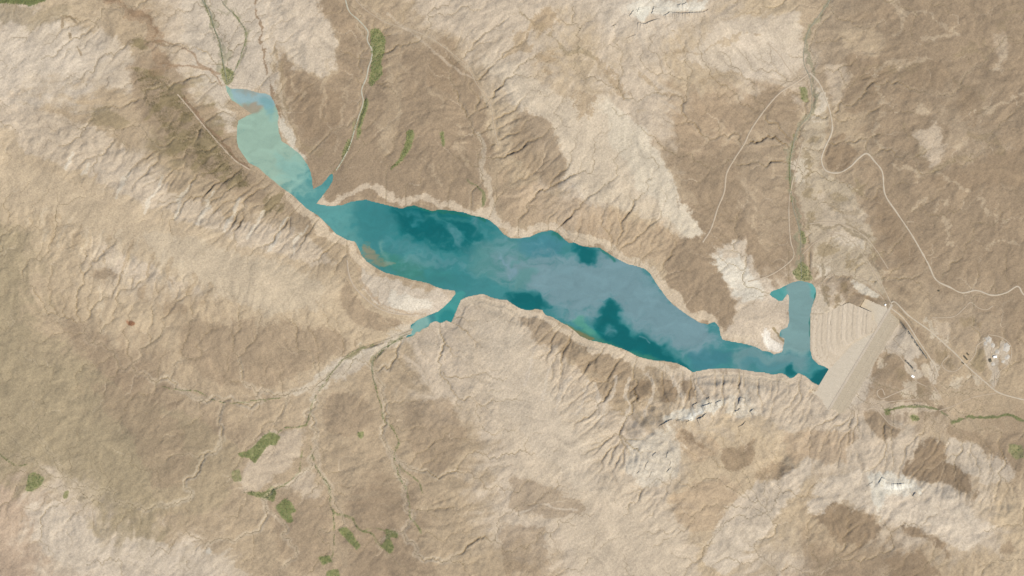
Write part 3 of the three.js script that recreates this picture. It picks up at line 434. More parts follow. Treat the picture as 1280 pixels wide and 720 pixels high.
for (const L of [[160, 215, 150, 232, 146, 246], [205, 222, 190, 245, 184, 262], [240, 232, 226, 254, 218, 270], [268, 240, 256, 262, 246, 280], [300, 252, 288, 272, 280, 290], [330, 262, 318, 284, 312, 298], [360, 272, 345, 296, 338, 312], [385, 280, 372, 300, 366, 316], [110, 205, 102, 220], [90, 195, 84, 212]]) Gz(t.W, 3, 0.5, L, 2.2);
// rock bands round the scarps
Gz(t.W, 6, 0.8, [775, 12, 800, 0, 850, 0, 885, 2, 880, 13, 840, 14, 822, 22, 800, 27, 782, 24]);
Gz([226, 219, 198], 3, 0.8, [795, 12, 812, 10, 812, 24, 800, 27, 792, 24]);
Gz([224, 216, 196], 3, 0.7, [818, 6, 845, 8, 880, 8, 878, 13, 842, 14, 825, 16]);
Gz(t.C, 9, 0.7, [745, 10, 780, 0, 790, 30, 772, 42, 752, 40]);
Gz(t.W, 6, 0.85, [825, 520, 850, 516, 870, 510, 885, 497, 905, 497, 905, 508, 890, 515, 868, 523, 840, 524, 828, 530]);
Gz([238, 231, 212], 4, 0.95, [853, 520, 868, 516, 880, 510, 884, 514, 872, 520, 858, 525]);
Gz(t.W, 8, 0.55, [905, 480, 960, 485, 965, 510, 930, 525, 910, 515]);
Gz(t.W, 10, 0.5, [790, 550, 840, 530, 850, 560, 845, 600, 800, 610, 785, 590]);
Gz(t.P, 7, 0.7, [860, 490, 872, 500, 905, 480, 900, 465, 935, 470, 940, 490, 900, 498]);
// north-eastern plain
Gz(t.P, 10, 0.6, [1030, 75, 1060, 80, 1058, 125, 1040, 130]);
Gz(t.S, 12, 0.6, [1040, 30, 1090, 30, 1110, 60, 1060, 70]);
Gz(t.D, 10, 0.5, [1065, 70, 1100, 70, 1120, 100, 1090, 130, 1060, 140, 1050, 110]);
Gz(t.D, 12, 0.4, [1120, 75, 1190, 80, 1170, 120, 1120, 120]);
Gz(t.P, 7, 0.75, [1135, 162, 1170, 150, 1185, 188, 1165, 212, 1150, 195]);
Gz(t.D, 12, 0.5, [1190, 90, 1225, 120, 1220, 160, 1195, 150]);
Gz(t.D, 12, 0.4, [1150, 225, 1280, 180, 1280, 230, 1200, 240]);
Gz(t.P, 8, 0.4, [1240, 45, 1262, 40, 1258, 70, 1244, 88]);
Gz(t.D, 4, 0.75, [1035, 175, 1052, 168, 1068, 185, 1072, 196, 1055, 212, 1035, 211, 1030, 200]);
Gz(t.D, 10, 0.5, [1095, 240, 1112, 260, 1140, 300, 1150, 330, 1120, 320, 1095, 280]);
Gz([194, 178, 150], 8, 0.7, [1015, 95, 1030, 115, 1038, 150, 1030, 180, 1022, 210, 1055, 225, 1075, 260, 1090, 290, 1098, 330, 1110, 370, 1090, 372, 1060, 345, 1020, 345, 1015, 300, 998, 260, 994, 200, 1006, 165, 1014, 130]);
for (const P of [[1000, 190, 1010, 195, 1012, 215, 1004, 225], [1008, 225, 1022, 235, 1020, 255, 1008, 250], [1030, 245, 1048, 240, 1056, 256, 1040, 262], [1056, 262, 1072, 266, 1078, 282, 1062, 280], [1008, 262, 1018, 270, 1020, 290, 1010, 288], [1070, 222, 1082, 232, 1080, 246, 1066, 240], [1024, 300, 1034, 305, 1038, 322, 1026, 322], [1056, 318, 1072, 316, 1076, 330, 1060, 332], [1086, 300, 1096, 306, 1100, 326, 1090, 322], [1012, 165, 1024, 160, 1022, 180, 1012, 184]]) Gz([156, 138, 106], 5, 0.75, P, 0, 1.6, 1.1);
for (const P of [[1016, 108, 1028, 115, 1034, 140, 1022, 145], [1040, 285, 1054, 290, 1056, 306, 1042, 304], [1058, 296, 1076, 296, 1080, 312, 1064, 312], [1022, 326, 1042, 330, 1044, 350, 1024, 350], [996, 195, 1003, 200, 1001, 232, 996, 228]]) Gz([212, 198, 174], 5, 0.7, P, 0, 1.6, 1.1);
Gz(t.P, 5, 0.45, [1022, 240, 1050, 250, 1085, 270, 1080, 300, 1050, 310, 1030, 290]);
Gz(t.B, 4, 0.7, [1052, 345, 1062, 352, 1080, 352, 1110, 375, 1100, 382, 1085, 388, 1068, 385, 1055, 372, 1042, 366]);
Gz(t.W, 3, 0.7, [1060, 352, 1075, 352, 1095, 366, 1102, 374, 1085, 368, 1070, 362]);
Gz(t.D, 2.5, 0.7, [1068, 366, 1080, 370, 1098, 380], 1.2);
Gz([140, 122, 96], 3, 0.6, [1086, 318, 1096, 335, 1106, 352], 2.5);
for (const L of [[1118, 2, 1135, 19, 1160, 20, 1184, 34, 1195, 46], [1160, 49, 1176, 44, 1192, 42], [1100, 92, 1112, 80, 1140, 77, 1162, 81], [1102, 108, 1099, 122, 1104, 132, 1116, 126], [1242, 86, 1250, 66, 1258, 45], [1180, 184, 1200, 184, 1216, 180], [1106, 143, 1097, 163, 1093, 186], [1150, 128, 1153, 146], [1228, 142, 1246, 134, 1276, 124], [1120, 208, 1132, 214, 1146, 226], [1176, 206, 1192, 226, 1200, 238], [1060, 92, 1048, 110, 1046, 126], [1140, 262, 1160, 252, 1180, 256], [1176, 270, 1190, 290, 1196, 310], [1220, 250, 1236, 262, 1250, 280], [1232, 310, 1250, 300, 1268, 304], [1130, 20, 1122, 36, 1110, 46]]) Gz([196, 177, 147], 4, 0.5, L, 2.6, 1.8, 1.2);
for (const L of [[1072, 92, 1090, 82, 1104, 84], [1116, 88, 1134, 84, 1152, 86], [1186, 70, 1206, 64, 1228, 62], [1198, 98, 1212, 110, 1228, 122], [1250, 30, 1270, 20, 1284, 12], [1170, 216, 1190, 200, 1230, 190], [1128, 152, 1136, 168, 1150, 196], [1166, 214, 1180, 206], [1216, 168, 1236, 176, 1250, 190]]) Gz([146, 128, 98], 4, 0.5, L, 3, 1.8, 1.2);
for (const L of [[497, 62, 507, 85, 522, 100], [470, 150, 482, 168, 490, 188], [482, 62, 493, 110, 496, 152], [352, 100, 362, 140, 378, 180], [420, 62, 406, 110, 400, 150], [366, 90, 376, 124], [432, 100, 427, 150, 416, 184], [560, 150, 575, 170, 580, 200], [540, 110, 552, 130], [520, 190, 540, 210, 548, 228], [900, 150, 880, 175, 868, 200], [915, 170, 900, 195], [948, 240, 940, 270, 950, 300], [962, 190, 968, 230], [930, 230, 946, 268, 962, 290]]) Gz([192, 172, 141], 4, 0.42, L, 2, 1.8, 1.2);
Gz([160, 142, 110], 3, 0.65, [645, 8, 662, 22, 676, 32, 690, 46, 705, 58, 722, 68, 745, 73], 1.8, 1.8, 1.1);
for (const L of [[745, 73, 760, 90, 772, 108, 782, 122], [850, 62, 870, 66, 910, 55, 945, 45], [800, 92, 816, 106, 850, 122], [876, 100, 900, 92, 930, 96]]) Gz([170, 148, 115], 3, 0.5, L, 1.8, 1.8, 1.1);
for (const P of [[664, 20, 690, 22, 692, 38, 668, 40], [640, 46, 664, 46, 662, 70, 640, 70], [672, 64, 694, 68, 692, 84, 676, 82], [768, 90, 782, 94, 784, 124, 768, 118], [716, 114, 744, 120, 742, 140, 720, 138]]) Gz([172, 149, 116], 8, 0.65, P, 0, 1.6, 1.1);
for (const L of [[905, 172, 950, 168]]) Gz(t.S, 4, 0.3, L, 2, 1.5, 1);
// gullied southern flank of the western spur
for (const L of [[60, 262, 56, 300], [86, 270, 76, 310], [130, 288, 120, 322], [150, 292, 146, 330], [172, 302, 160, 346], [206, 316, 200, 350], [230, 330, 224, 362], [40, 258, 36, 284], [110, 282, 98, 316], [250, 345, 246, 372], [100, 330, 118, 350, 130, 390, 128, 420]]) Gz([208, 190, 160], 3, 0.5, L, 2, 1.6, 1);
for (const L of [[70, 272, 66, 304], [100, 276, 90, 312], [142, 296, 134, 326], [164, 304, 156, 338], [190, 316, 182, 346], [216, 326, 210, 356], [240, 340, 236, 368], [262, 352, 258, 380]]) Gz([170, 148, 116], 3, 0.5, L, 2.2, 1.6, 1);
// peninsula
Gz(t.C, 8, 0.85, [884, 312, 932, 300, 945, 340, 985, 372, 984, 405, 975, 436, 930, 428, 912, 415, 922, 380, 900, 345], 0, 1, 0.5);
Gz(t.W, 7, 0.8, [888, 315, 925, 305, 935, 335, 955, 365, 950, 378, 925, 375, 905, 350, 890, 335]);
Gz(t.P, 6, 0.85, [900, 312, 930, 305, 930, 318, 895, 322]);
Gz(t.P, 8, 0.8, [918, 380, 955, 378, 985, 375, 984, 405, 972, 420, 978, 438, 950, 430, 915, 420]);
Gz([235, 226, 208], 3, 0.85, [955, 408, 968, 425, 978, 432, 976, 440, 964, 438, 956, 428]);
Gz(t.Q, 1.5, 0.8, [967, 412, 974, 420, 980, 428], 1.2);
// ground round the dam, quarry and works
Gz(t.Y, 5, 0.9, [1105, 395, 1130, 405, 1150, 435, 1140, 450, 1112, 440, 1096, 450, 1090, 470, 1082, 500, 1060, 512, 1040, 510, 1070, 450]);
Gz(t.B, 5, 0.8, [1092, 448, 1110, 440, 1128, 455, 1140, 480, 1120, 495, 1095, 498, 1088, 480]);
Gz(t.D, 3, 0.7, [1097, 482, 1108, 484, 1106, 494, 1098, 494]);
Gz(t.B, 5, 0.8, [1120, 392, 1135, 402, 1155, 420, 1160, 432, 1140, 420]);
Gz(t.Y, 4, 0.85, [1130, 440, 1142, 452, 1155, 470, 1145, 478, 1132, 466]);
Gz(t.Y, 4, 0.8, [1160, 445, 1175, 458, 1170, 480, 1160, 478]);
Gz(t.Y, 4, 0.85, [1228, 420, 1240, 420, 1246, 435, 1250, 450, 1248, 480, 1238, 480, 1236, 455, 1230, 440]);
Gz(t.Y, 4, 0.8, [1250, 428, 1258, 425, 1262, 450, 1255, 458, 1248, 445]);
Gz(t.Q, 3, 0.5, [1222, 436, 1230, 436, 1232, 452, 1225, 468, 1212, 458]);
Gz(t.P, 6, 0.5, [1165, 400, 1190, 400, 1190, 425, 1170, 415]);
Gz(t.P, 7, 0.8, [960, 480, 1010, 480, 1040, 510, 1035, 540, 980, 540, 950, 520, 930, 490]);
Gz(t.P, 4, 0.7, [1085, 495, 1110, 500, 1150, 500, 1180, 515, 1160, 515, 1120, 518, 1090, 512]);
for (const P of [[1150, 400, 1162, 405, 1172, 418, 1160, 418], [1150, 452, 1160, 458, 1162, 472, 1150, 470], [1176, 418, 1188, 424, 1186, 436, 1176, 430], [1190, 470, 1204, 474, 1200, 486, 1188, 482], [1100, 452, 1112, 450, 1112, 462, 1102, 464], [1130, 478, 1150, 482, 1146, 492, 1130, 490], [1160, 490, 1176, 492, 1172, 502, 1160, 500], [1210, 470, 1222, 480, 1214, 488]]) Gz([204, 189, 163], 4, 0.7, P, 0, 1.6, 1);
for (const P of [[1170, 440, 1184, 446, 1180, 456, 1170, 450], [1186, 448, 1196, 452, 1194, 462, 1184, 460], [1150, 476, 1158, 484, 1152, 492, 1144, 486], [1118, 462, 1132, 466, 1130, 478, 1116, 476], [1196, 398, 1212, 392, 1222, 404, 1206, 410]]) Gz([150, 131, 101], 4, 0.7, P, 0, 1.6, 1);
for (const P of [[1029, 358, 1036, 358, 1036, 372, 1030, 374], [1028, 382, 1034, 380, 1034, 392, 1029, 396], [1040, 372, 1048, 368, 1050, 378, 1042, 384], [1046, 356, 1058, 352, 1060, 366, 1050, 368], [1022, 372, 1026, 372, 1026, 384, 1022, 386]]) Gz([142, 122, 90], 4, 0.7, P, 0, 1.4, 1);
Gz([210, 194, 168], 4, 0.75, [1018, 372, 1024, 366, 1044, 386, 1056, 376, 1058, 384, 1040, 396, 1016, 404], 0, 1.2, 0.9);
// terrace by the narrows
Gz(t.C, 6, 0.9, [448, 330, 480, 348, 520, 358, 560, 368, 558, 382, 530, 396, 500, 392, 470, 378, 450, 355]);
Gz(t.W, 6, 0.6, [490, 365, 530, 372, 545, 380, 510, 388, 480, 375]);
Gz(t.R, 4, 0.7, [446, 335, 455, 358, 478, 378, 510, 390, 530, 393], 1.6);
Gz(t.B, 5, 0.7, [428, 345, 440, 368, 462, 390, 500, 402, 510, 408, 470, 415, 440, 400, 425, 375]);
Gz(t.Y, 6, 0.75, [410, 450, 440, 440, 480, 425, 510, 410, 520, 420, 480, 440, 440, 465, 410, 480]);
Gz(t.P, 6, 0.7, [520, 420, 560, 408, 575, 430, 555, 470, 530, 480, 520, 455]);
// south-western scrub plain
Gz(t.B, 12, 0.7, [80, 390, 115, 410, 155, 440, 185, 470, 165, 480, 120, 455, 85, 420]);
Gz(t.D, 9, 0.5, [112, 335, 140, 332, 152, 350, 142, 352, 115, 350]);
Gz(t.D, 7, 0.4, [170, 360, 185, 358, 186, 378, 175, 378]);
Gz(t.D, 7, 0.4, [200, 372, 232, 380, 242, 395, 210, 392]);
Gz(t.B, 12, 0.7, [230, 405, 330, 400, 410, 410, 440, 430, 400, 450, 370, 480, 300, 485, 250, 470, 225, 440]);
Gz(t.O, 14, 0.6, [0, 400, 80, 430, 160, 490, 240, 520, 300, 560, 280, 640, 200, 640, 120, 600, 0, 560]);
Gz(t.B, 10, 0.6, [110, 480, 180, 490, 230, 540, 240, 600, 190, 610, 170, 560]);
Gz(t.B, 9, 0.6, [400, 500, 450, 490, 470, 520, 450, 545, 410, 540]);
Gz(t.B, 12, 0.6, [330, 620, 415, 620, 412, 700, 380, 720, 350, 690]);
Gz(t.B, 10, 0.6, [500, 510, 560, 495, 580, 540, 560, 600, 520, 580]);
Gz(t.B, 9, 0.6, [430, 660, 520, 690, 560, 720, 430, 730]);
Gz(t.P, 10, 0.7, [330, 540, 380, 530, 385, 560, 340, 600, 300, 620, 310, 580]);
Gz(t.P, 10, 0.7, [360, 600, 390, 585, 408, 620, 380, 625]);
Gz(t.C, 10, 0.7, [30, 640, 70, 620, 130, 680, 110, 720, 50, 690]);
Gz(t.C, 10, 0.6, [110, 690, 180, 670, 280, 690, 320, 720, 120, 730]);
Gz(t.W, 5, 0.6, [252, 686, 268, 686, 265, 694, 254, 694]);
Gz(t.B, 8, 0.55, [640, 590, 665, 600, 720, 625, 740, 640, 690, 645, 640, 640]);
Gz(t.C, 2, 0.7, [645, 642, 680, 630, 720, 637], 1.2);
Gz(t.D, 8, 0.4, [625, 655, 680, 660, 690, 715, 630, 715]);
// shore ring: bare drawdown sediment above the water
const shoreSeg = (a, b) => { const o = []; for (const p of shore) if (p[0] >= a[0] && p[0] <= b[0] && p[1] >= a[1] && p[1] <= b[1]) o.push(p); return o; };
Gz([211, 193, 166], 5, 0.75, [395, 253, 412, 250, 440, 240, 458, 234, 480, 240, 500, 250, 530, 250, 560, 256, 590, 262, 612, 268, 628, 282, 640, 290, 662, 290, 690, 280, 705, 290], 4.5);
Gz([209, 191, 163], 5, 0.75, [705, 291, 725, 300, 750, 303, 775, 320, 800, 329, 815, 337, 830, 362, 850, 380, 872, 397, 888, 396, 905, 418, 930, 424], 5.5);
Gz([210, 190, 160], 4, 0.8, [360, 246, 385, 268, 405, 288, 425, 300, 440, 306, 450, 325, 470, 342], 5);
Gz([214, 195, 166], 4, 0.8, [576, 380, 600, 373, 640, 385, 680, 397, 700, 410, 725, 426, 760, 437, 800, 455, 850, 464, 880, 470, 930, 468, 980, 474], 5);
// washes, gravel beds
Gz([146, 140, 112], 4, 0.6, [250, -20, 257, 8, 266, 30, 274, 52, 278, 74, 281, 95], 3.4, 2, 1.1);
Gz([150, 142, 112], 2, 0.55, [275, -20, 286, 10, 300, 24, 309, 43, 303, 67, 293, 90], 1.4, 2, 1.1);
Gz([150, 142, 112], 2, 0.5, [262, 10, 285, 18, 296, 8, 305, 25], 1.2, 2, 1.1);
Gz([140, 136, 106], 2, 0.6, [1036, 0, 1022, 22, 1009, 42, 1004, 62, 1006, 82, 1013, 98, 1014, 124, 1010, 144, 996, 164, 990, 184, 987, 210, 989, 240, 994, 268, 1000, 292, 1001, 330], 2.4, 2, 1.1);
Gz([206, 190, 164], 2.5, 0.6, [600, 170, 603, 200, 607, 225, 610, 250, 616, 268, 625, 280], 3);
Gz([196, 178, 148], 2, 0.4, [445, 0, 480, 27, 507, 35, 537, 47, 560, 63, 583, 83, 597, 107, 613, 130, 617, 157, 623, 180], 1.6);
Gz(t.P, 2, 0.6, [485, 20, 520, 45, 560, 80, 590, 100], 1.5);
Gz([204, 189, 164], 6, 0.7, [515, 412, 480, 430, 450, 440, 425, 455, 405, 475, 390, 500], 6, 1.6, 1.1);
Gz([132, 128, 92], 2, 0.6, [512, 417, 495, 424, 478, 436, 468, 448, 465, 468, 470, 484], 1.2, 2, 1.2);
Gz([140, 130, 96], 2, 0.6, [470, 428, 450, 434, 432, 446, 418, 462, 408, 476], 1.2, 2, 1.2);
Gz([208, 194, 170], 2, 0.6, [468, 432, 440, 446, 420, 458, 400, 470, 370, 492], 2.5);
Gz([124, 120, 84], 2, 0.7, [586, 224, 596, 232, 602, 242, 604, 258], 1.1);
Gz([112, 118, 76], 1.6, 0.75, [1107, 513, 1127, 508, 1157, 507, 1173, 512, 1182, 520], 1.3);
Gz([106, 112, 70], 1.6, 0.85, [1188, 528, 1207, 520, 1227, 522, 1247, 522, 1260, 518, 1279, 526], 1.5);
Gz([120, 114, 80], 2, 0.6, [1260, 555, 1277, 557, 1275, 572, 1262, 565]);
Gz([92, 108, 58], 6, 0.9, [-30, -30, 66, -30, 58, 2, 40, 8, 0, 6, -30, 10]);
Gz([150, 134, 104], 8, 0.5, [0, 8, 60, 12, 90, 6, 85, 30, 30, 32, 0, 30]);
for (const L of [[78, 34, 80, 25, 88, 22, 96, 27], [86, 40, 88, 46], [100, 58, 103, 68]]) Gz([148, 128, 98], 1.5, 0.7, L, 1.4);
for (const L of [[1010, 280, 1030, 285, 1050, 282, 1080, 300], [1060, 280, 1070, 288, 1085, 294], [1082, 318, 1068, 322], [1030, 330, 1028, 360, 1034, 380]]) Gz([150, 134, 106], 2.5, 0.7, L, 2);
log('ground patches');

// ------------------------------------------------------------------ groves: outlines, ground cover below the trees
const GROVES = [
  ['orchard', 'long green orchard strip beside the winding stream bed, the largest', 0.9, [463, 37, 474, 36, 482, 48, 481, 62, 477, 78, 478, 92, 470, 102, 464, 109, 460, 103, 464, 88, 465, 72, 463, 55]],
  ['orchard', 'narrow green orchard downstream of the long orchard strip', 0.9, [457, 122, 461, 124, 459, 136, 454, 150, 451, 168, 446, 176, 446, 168, 450, 150, 453, 135]],
  ['tree_row', 'small tree clump beside the stream bed above the lake inlet', 0.8, [436, 172, 440, 178, 434, 192, 428, 198, 427, 192]],
  ['orchard', 'slender curved green orchard alone on the brown slope', 1, [508, 163, 517, 163, 517, 174, 511, 190, 502, 202, 490, 212, 486, 212, 498, 201, 505, 186, 508, 175]],
  ['tree_row', 'tiny upright row of trees east of the curved orchard', 0.9, [551, 163, 555, 165, 555.5, 184, 552, 182]],
  ['woodland', 'dark green woodland on the north western rim', 1, [-60, -50, 62, -50, 58, 2, 40, 7, 0, 5, -60, 8]],
  ['orchard', 'green orchard with a pointed southern arm on the pale plain', 1, [297, 567, 307, 565, 316, 560, 328, 546, 338, 540, 352, 546, 344, 558, 337, 555, 328, 567, 318, 580, 312, 572, 300, 571]],
  ['orchard', 'faint olive orchard square south of the pointed orchard', 0.5, [290, 590, 300, 588, 303, 600, 292, 602]],
  ['orchard', 'green orchard with a narrow western tail', 0.9, [305, 615, 318, 614, 333, 615, 340, 608, 346, 616, 342, 628, 335, 624, 318, 620]],
  ['orchard', 'forked green orchard beside the narrow tailed orchard', 1, [345, 632, 357, 623, 364, 627, 371, 640, 364, 641, 366, 652, 360, 654, 351, 644]],
  ['orchard', 'slanting green orchard below the green stream fork', 1, [423, 661, 433, 659, 442, 669, 451, 682, 446, 687, 434, 676]],
  ['orchard', 'hooked green orchard at the end of the green watercourse', 1, [482, 661, 497, 664, 497, 672, 487, 670, 493, 684, 488, 693, 476, 683, 482, 674]],
  ['orchard', 'small square orchard on the southern edge of the plain', 1, [398, 696, 412, 694, 416, 702, 404, 706]],
  ['orchard', 'small round orchard beyond the small square orchard', 1, [409, 714, 423, 711, 427, 730, 410, 730]],
  ['tree_clump', 'tiny tree clump between the two green watercourses', 0.9, [448, 541, 455, 539, 454, 548, 449, 547]],
  ['orchard', 'olive green orchard below the western green stream', 0.8, [36, 593, 44, 590, 57, 598, 51, 607, 40, 614, 32, 612]],
  ['tree_clump', 'small olive tree clump east of the western orchard', 0.6, [79, 615, 86, 613, 84, 624, 79, 623]],
  ['tree_clump', 'green trees at the head of the pond', 0.7, [991, 341, 998, 331, 1003, 326, 1010, 332, 1016, 350, 1008, 351, 997, 350]],
  ['tree_clump', 'dark trees beside the stream above the pond', 0.6, [1000, 288, 1006, 290, 1009, 304, 1003, 305]],
  ['tree_clump', 'dark trees on the bank where the gravel road leaves the stream', 0.7, [999, 108, 1008, 110, 1010, 127, 1003, 128]],
  ['tree_clump', 'little green clump below the dam', 0.8, [1138, 519, 1148, 520, 1150, 526, 1141, 526]],
  ['tree_clump', 'green clump at the start of the river below the dam', 0.7, [1106, 510, 1114, 510, 1112, 520, 1106, 519]],
  ['tree_clump', 'bushy trees scattered at the eastern edge of the scrub', 0.5, [1262, 556, 1278, 556, 1280, 573, 1268, 574, 1260, 564]],
  ['tree_clump', 'grey green trees on the delta where two stream arms meet', 0.7, [276, 86, 284, 84, 294, 92, 290, 103, 283, 107, 277, 98]],
];
const ROWS = [
  ['tree_row', 'line of trees along the main green watercourse of the plain', 1.1, [388, 558, 392, 572, 394, 582, 403, 597, 411, 606, 414, 618, 413, 630, 418, 640, 430, 644, 440, 648, 446, 659, 455, 664, 466, 668, 474, 679, 482, 684]],
  ['tree_row', 'line of trees along the long eastern watercourse of the plain', 1.1, [468, 478, 472, 493, 477, 508, 480, 525, 490, 535, 497, 548, 499, 556, 493, 566, 495, 580, 500, 597, 508, 612, 512, 635, 513, 648, 520, 655, 526, 664]],
  ['tree_row', 'short branch row of trees ending in a tuft', 0.7, [497, 578, 505, 588, 515, 595, 524, 604, 528, 616]],
  ['tree_row', 'thin row of trees running straight south from the stream fork', 0.8, [416, 636, 418, 652, 418, 670, 417, 685, 415, 698]],
  ['tree_row', 'thin row joining the hooked orchard to the watercourse', 0.8, [453, 664, 463, 661, 474, 661, 484, 665]],
  ['tree_row', 'thin green line across the western scrub plain', 0.6, [203, 483, 215, 486, 230, 488, 247, 489, 267, 500, 290, 504, 320, 500, 350, 498]],
  ['tree_row', 'green row along the western stream', 0.9, [-10, 560, 3, 570, 12, 578, 25, 582, 34, 580]],
  ['tree_row', 'faint row linking the pointed orchard to the watercourse', 0.6, [345, 543, 356, 535, 370, 534, 384, 531]],
  ['tree_row', 'faint row curving to the narrow tailed orchard', 0.6, [378, 563, 376, 578, 372, 592, 354, 607, 342, 613]],
  ['tree_row', 'trees along the river below the dam', 0.9, [1110, 514, 1127, 508, 1157, 507, 1173, 512]],
  ['tree_row', 'dark green trees lining the river bend at the eastern edge', 1.2, [1190, 528, 1207, 520, 1227, 522, 1247, 522, 1260, 518, 1278, 526]],
  ['tree_row', 'trees along the pale stream bed just above its lake inlet', 1.2, [447, 150, 443, 163, 438, 178, 431, 194, 423, 208, 416, 216]],
  ['tree_row', 'bushes along the western arm of the braided stream', 1, [252, -20, 257, 6, 265, 28, 273, 50, 278, 72, 280, 88]],
  ['tree_row', 'bushes along the eastern arm of the braided stream', 0.8, [288, 12, 298, 24, 308, 42, 303, 64, 295, 86]],
  ['tree_row', 'bushes on the dry wash west of the lake inlet', 0.8, [470, 430, 450, 436, 432, 446, 418, 462, 405, 480, 392, 500, 384, 530]],
  ['tree_row', 'bushes fringing the southern lake inlet', 0.8, [516, 420, 500, 424, 484, 434, 468, 450, 466, 472]],
  ['tree_row', 'row of bushes in the gully above the northern shore', 0.7, [588, 226, 596, 232, 602, 241, 604, 256]],
  ['tree_row', 'thin bushes along the stream above the pond', 0.6, [992, 168, 990, 185, 987, 205, 988, 235, 990, 258]],
];
const greenTone = (k) => [lerp(160, 134, k), lerp(148, 138, k), lerp(112, 86, k)];
for (const [, , k, flat] of GROVES) ground(greenTone(k), 2, 0.85, pts(flat), 0, 0.6, 0.45);
for (const [, , w, flat] of ROWS) ground([132, 132, 88], 1.5, 0.5, curve(flat, 3), w * 0.7, 1.2, 1);
ground([156, 112, 82], 2, 0.9, pts([160, 402, 166, 401, 170, 404, 168, 408, 161, 407]), 0, 0.4, 0.6);

// final ground texture: tones, dry-wash tints, stone and shrub grain
function bake(cv, grain, albedo) {
  const { col, W, H: HH } = cv, data = new Uint8Array(W * HH * 4);
  for (let k = 0; k < W * HH; k++) { const g = grain(k); for (let c = 0; c < 3; c++) { const v = lin(clamp(col[k * 3 + c] * g, 0, 255)) * albedo; data[k * 4 + c] = Math.round(toSRGB(v) * 255); } data[k * 4 + 3] = 255; }
  const tx = new THREE.DataTexture(data, W, HH, THREE.RGBAFormat); tx.colorSpace = THREE.SRGBColorSpace; tx.magFilter = THREE.LinearFilter; tx.minFilter = THREE.LinearMipmapLinearFilter; tx.generateMipmaps = true; tx.anisotropy = 8; tx.needsUpdate = true; return tx;
}
{ // the larger washes: pale gravel floors a few metres to some tens of metres wide, broken by scrub
  const wsh = new Float32Array(N); for (let j = 2; j < NY - 2; j++) for (let i = 2; i < NX - 2; i++) { const k = j * NX + i; if (area[k] < 60000 || sdf[k] < 0) continue; const v = smooth(11, 13.8, Math.log(area[k])); for (let q = -2; q <= 2; q++) for (let p = -2; p <= 2; p++) { const f = v * clamp(1.25 - Math.hypot(p, q) * (0.62 - 0.25 * v), 0, 1); const n = k + q * NX + p; if (f > wsh[n]) wsh[n] = f; } }
  for (let j = 0; j < TH; j++) for (let i = 0; i < TW; i++) { const k = j * TW + i, x = txx(i), y = tyy(j), w = bil(wsh, x + 0.25 * WXf[k], y + 0.25 * WYf[k]); if (w > 0.02) { const sw = smooth(150, 230, x) * (1 - smooth(540, 600, x)) * smooth(390, 430, y); const e = smooth(0.05, 0.8, w * (1 + 0.8 * NZ[k])) * (0.14 + 0.3 * sw); const c = [206, 191, 166]; for (let q = 0; q < 3; q++) col[k * 3 + q] += (c[q] - col[k * 3 + q]) * e; } }
}
{ // dry washes carry coarse bed material and scrub: break the ground tone along them
  for (let j = 0; j < TH; j++) for (let i = 0; i < TW; i++) { const k = j * TW + i, x = txx(i), y = tyy(j), a = AR(x, y); if (a > 3000) { const e = smooth(8, 11, Math.log(a)) * clamp(0.55 + 0.9 * NZ[k], 0, 1) * 0.6; const pale = noise(x * 0.03 + 80, y * 0.03) > 0.1 && a < 60000; const c = pale ? [212, 196, 170] : [134, 118, 88]; for (let q = 0; q < 3; q++) col[k * 3 + q] += (c[q] - col[k * 3 + q]) * e; } }
}
const gr = rng(11);
const landTex = bake(cv, (k) => { const i = k % TW, j = (k / TW) | 0, x = txx(i), y = tyy(j); const sp = gr(); const sdv = SD(x, y), ring = sdv > 0 && sdv < 16 ? noise(sdv * 0.75 + 0.6 * NZ[k], 5.5 + x * 0.01 + y * 0.01) * (1 - sdv / 16) : 0; const str = bil(h, x, y) + 0.35 * x - 0.22 * y + 14 * fbm(x * 0.02 + 70, y * 0.02, 3); const beds = 0.6 * noise(str * 0.05, 3.7 + x * 0.002) + 0.5 * noise(str * 0.13, 9.1 + y * 0.002); return 1 + 0.09 * ring + 0.055 * bil(fallBroad, x, y) + 0.04 * bil(fall, x, y) + 0.04 * bil(fallFine, x, y) + 0.085 * beds * clamp(0.6 + 1.2 * noise(x * 0.011 + 9, y * 0.011), 0.15, 1) + 0.08 * fbm(x * 0.028 + 40, y * 0.028, 3) + 0.05 * noise(x * 0.45, y * 0.45) + 0.05 * noise(x * 0.8 + 4, y * 0.8) + 0.12 * (sp - 0.5) - (sp > 0.985 ? 0.1 : 0); }, ALBEDO);
log('ground texture');
const landMat = new THREE.MeshStandardMaterial({ map: landTex, roughness: 1, metalness: 0 });

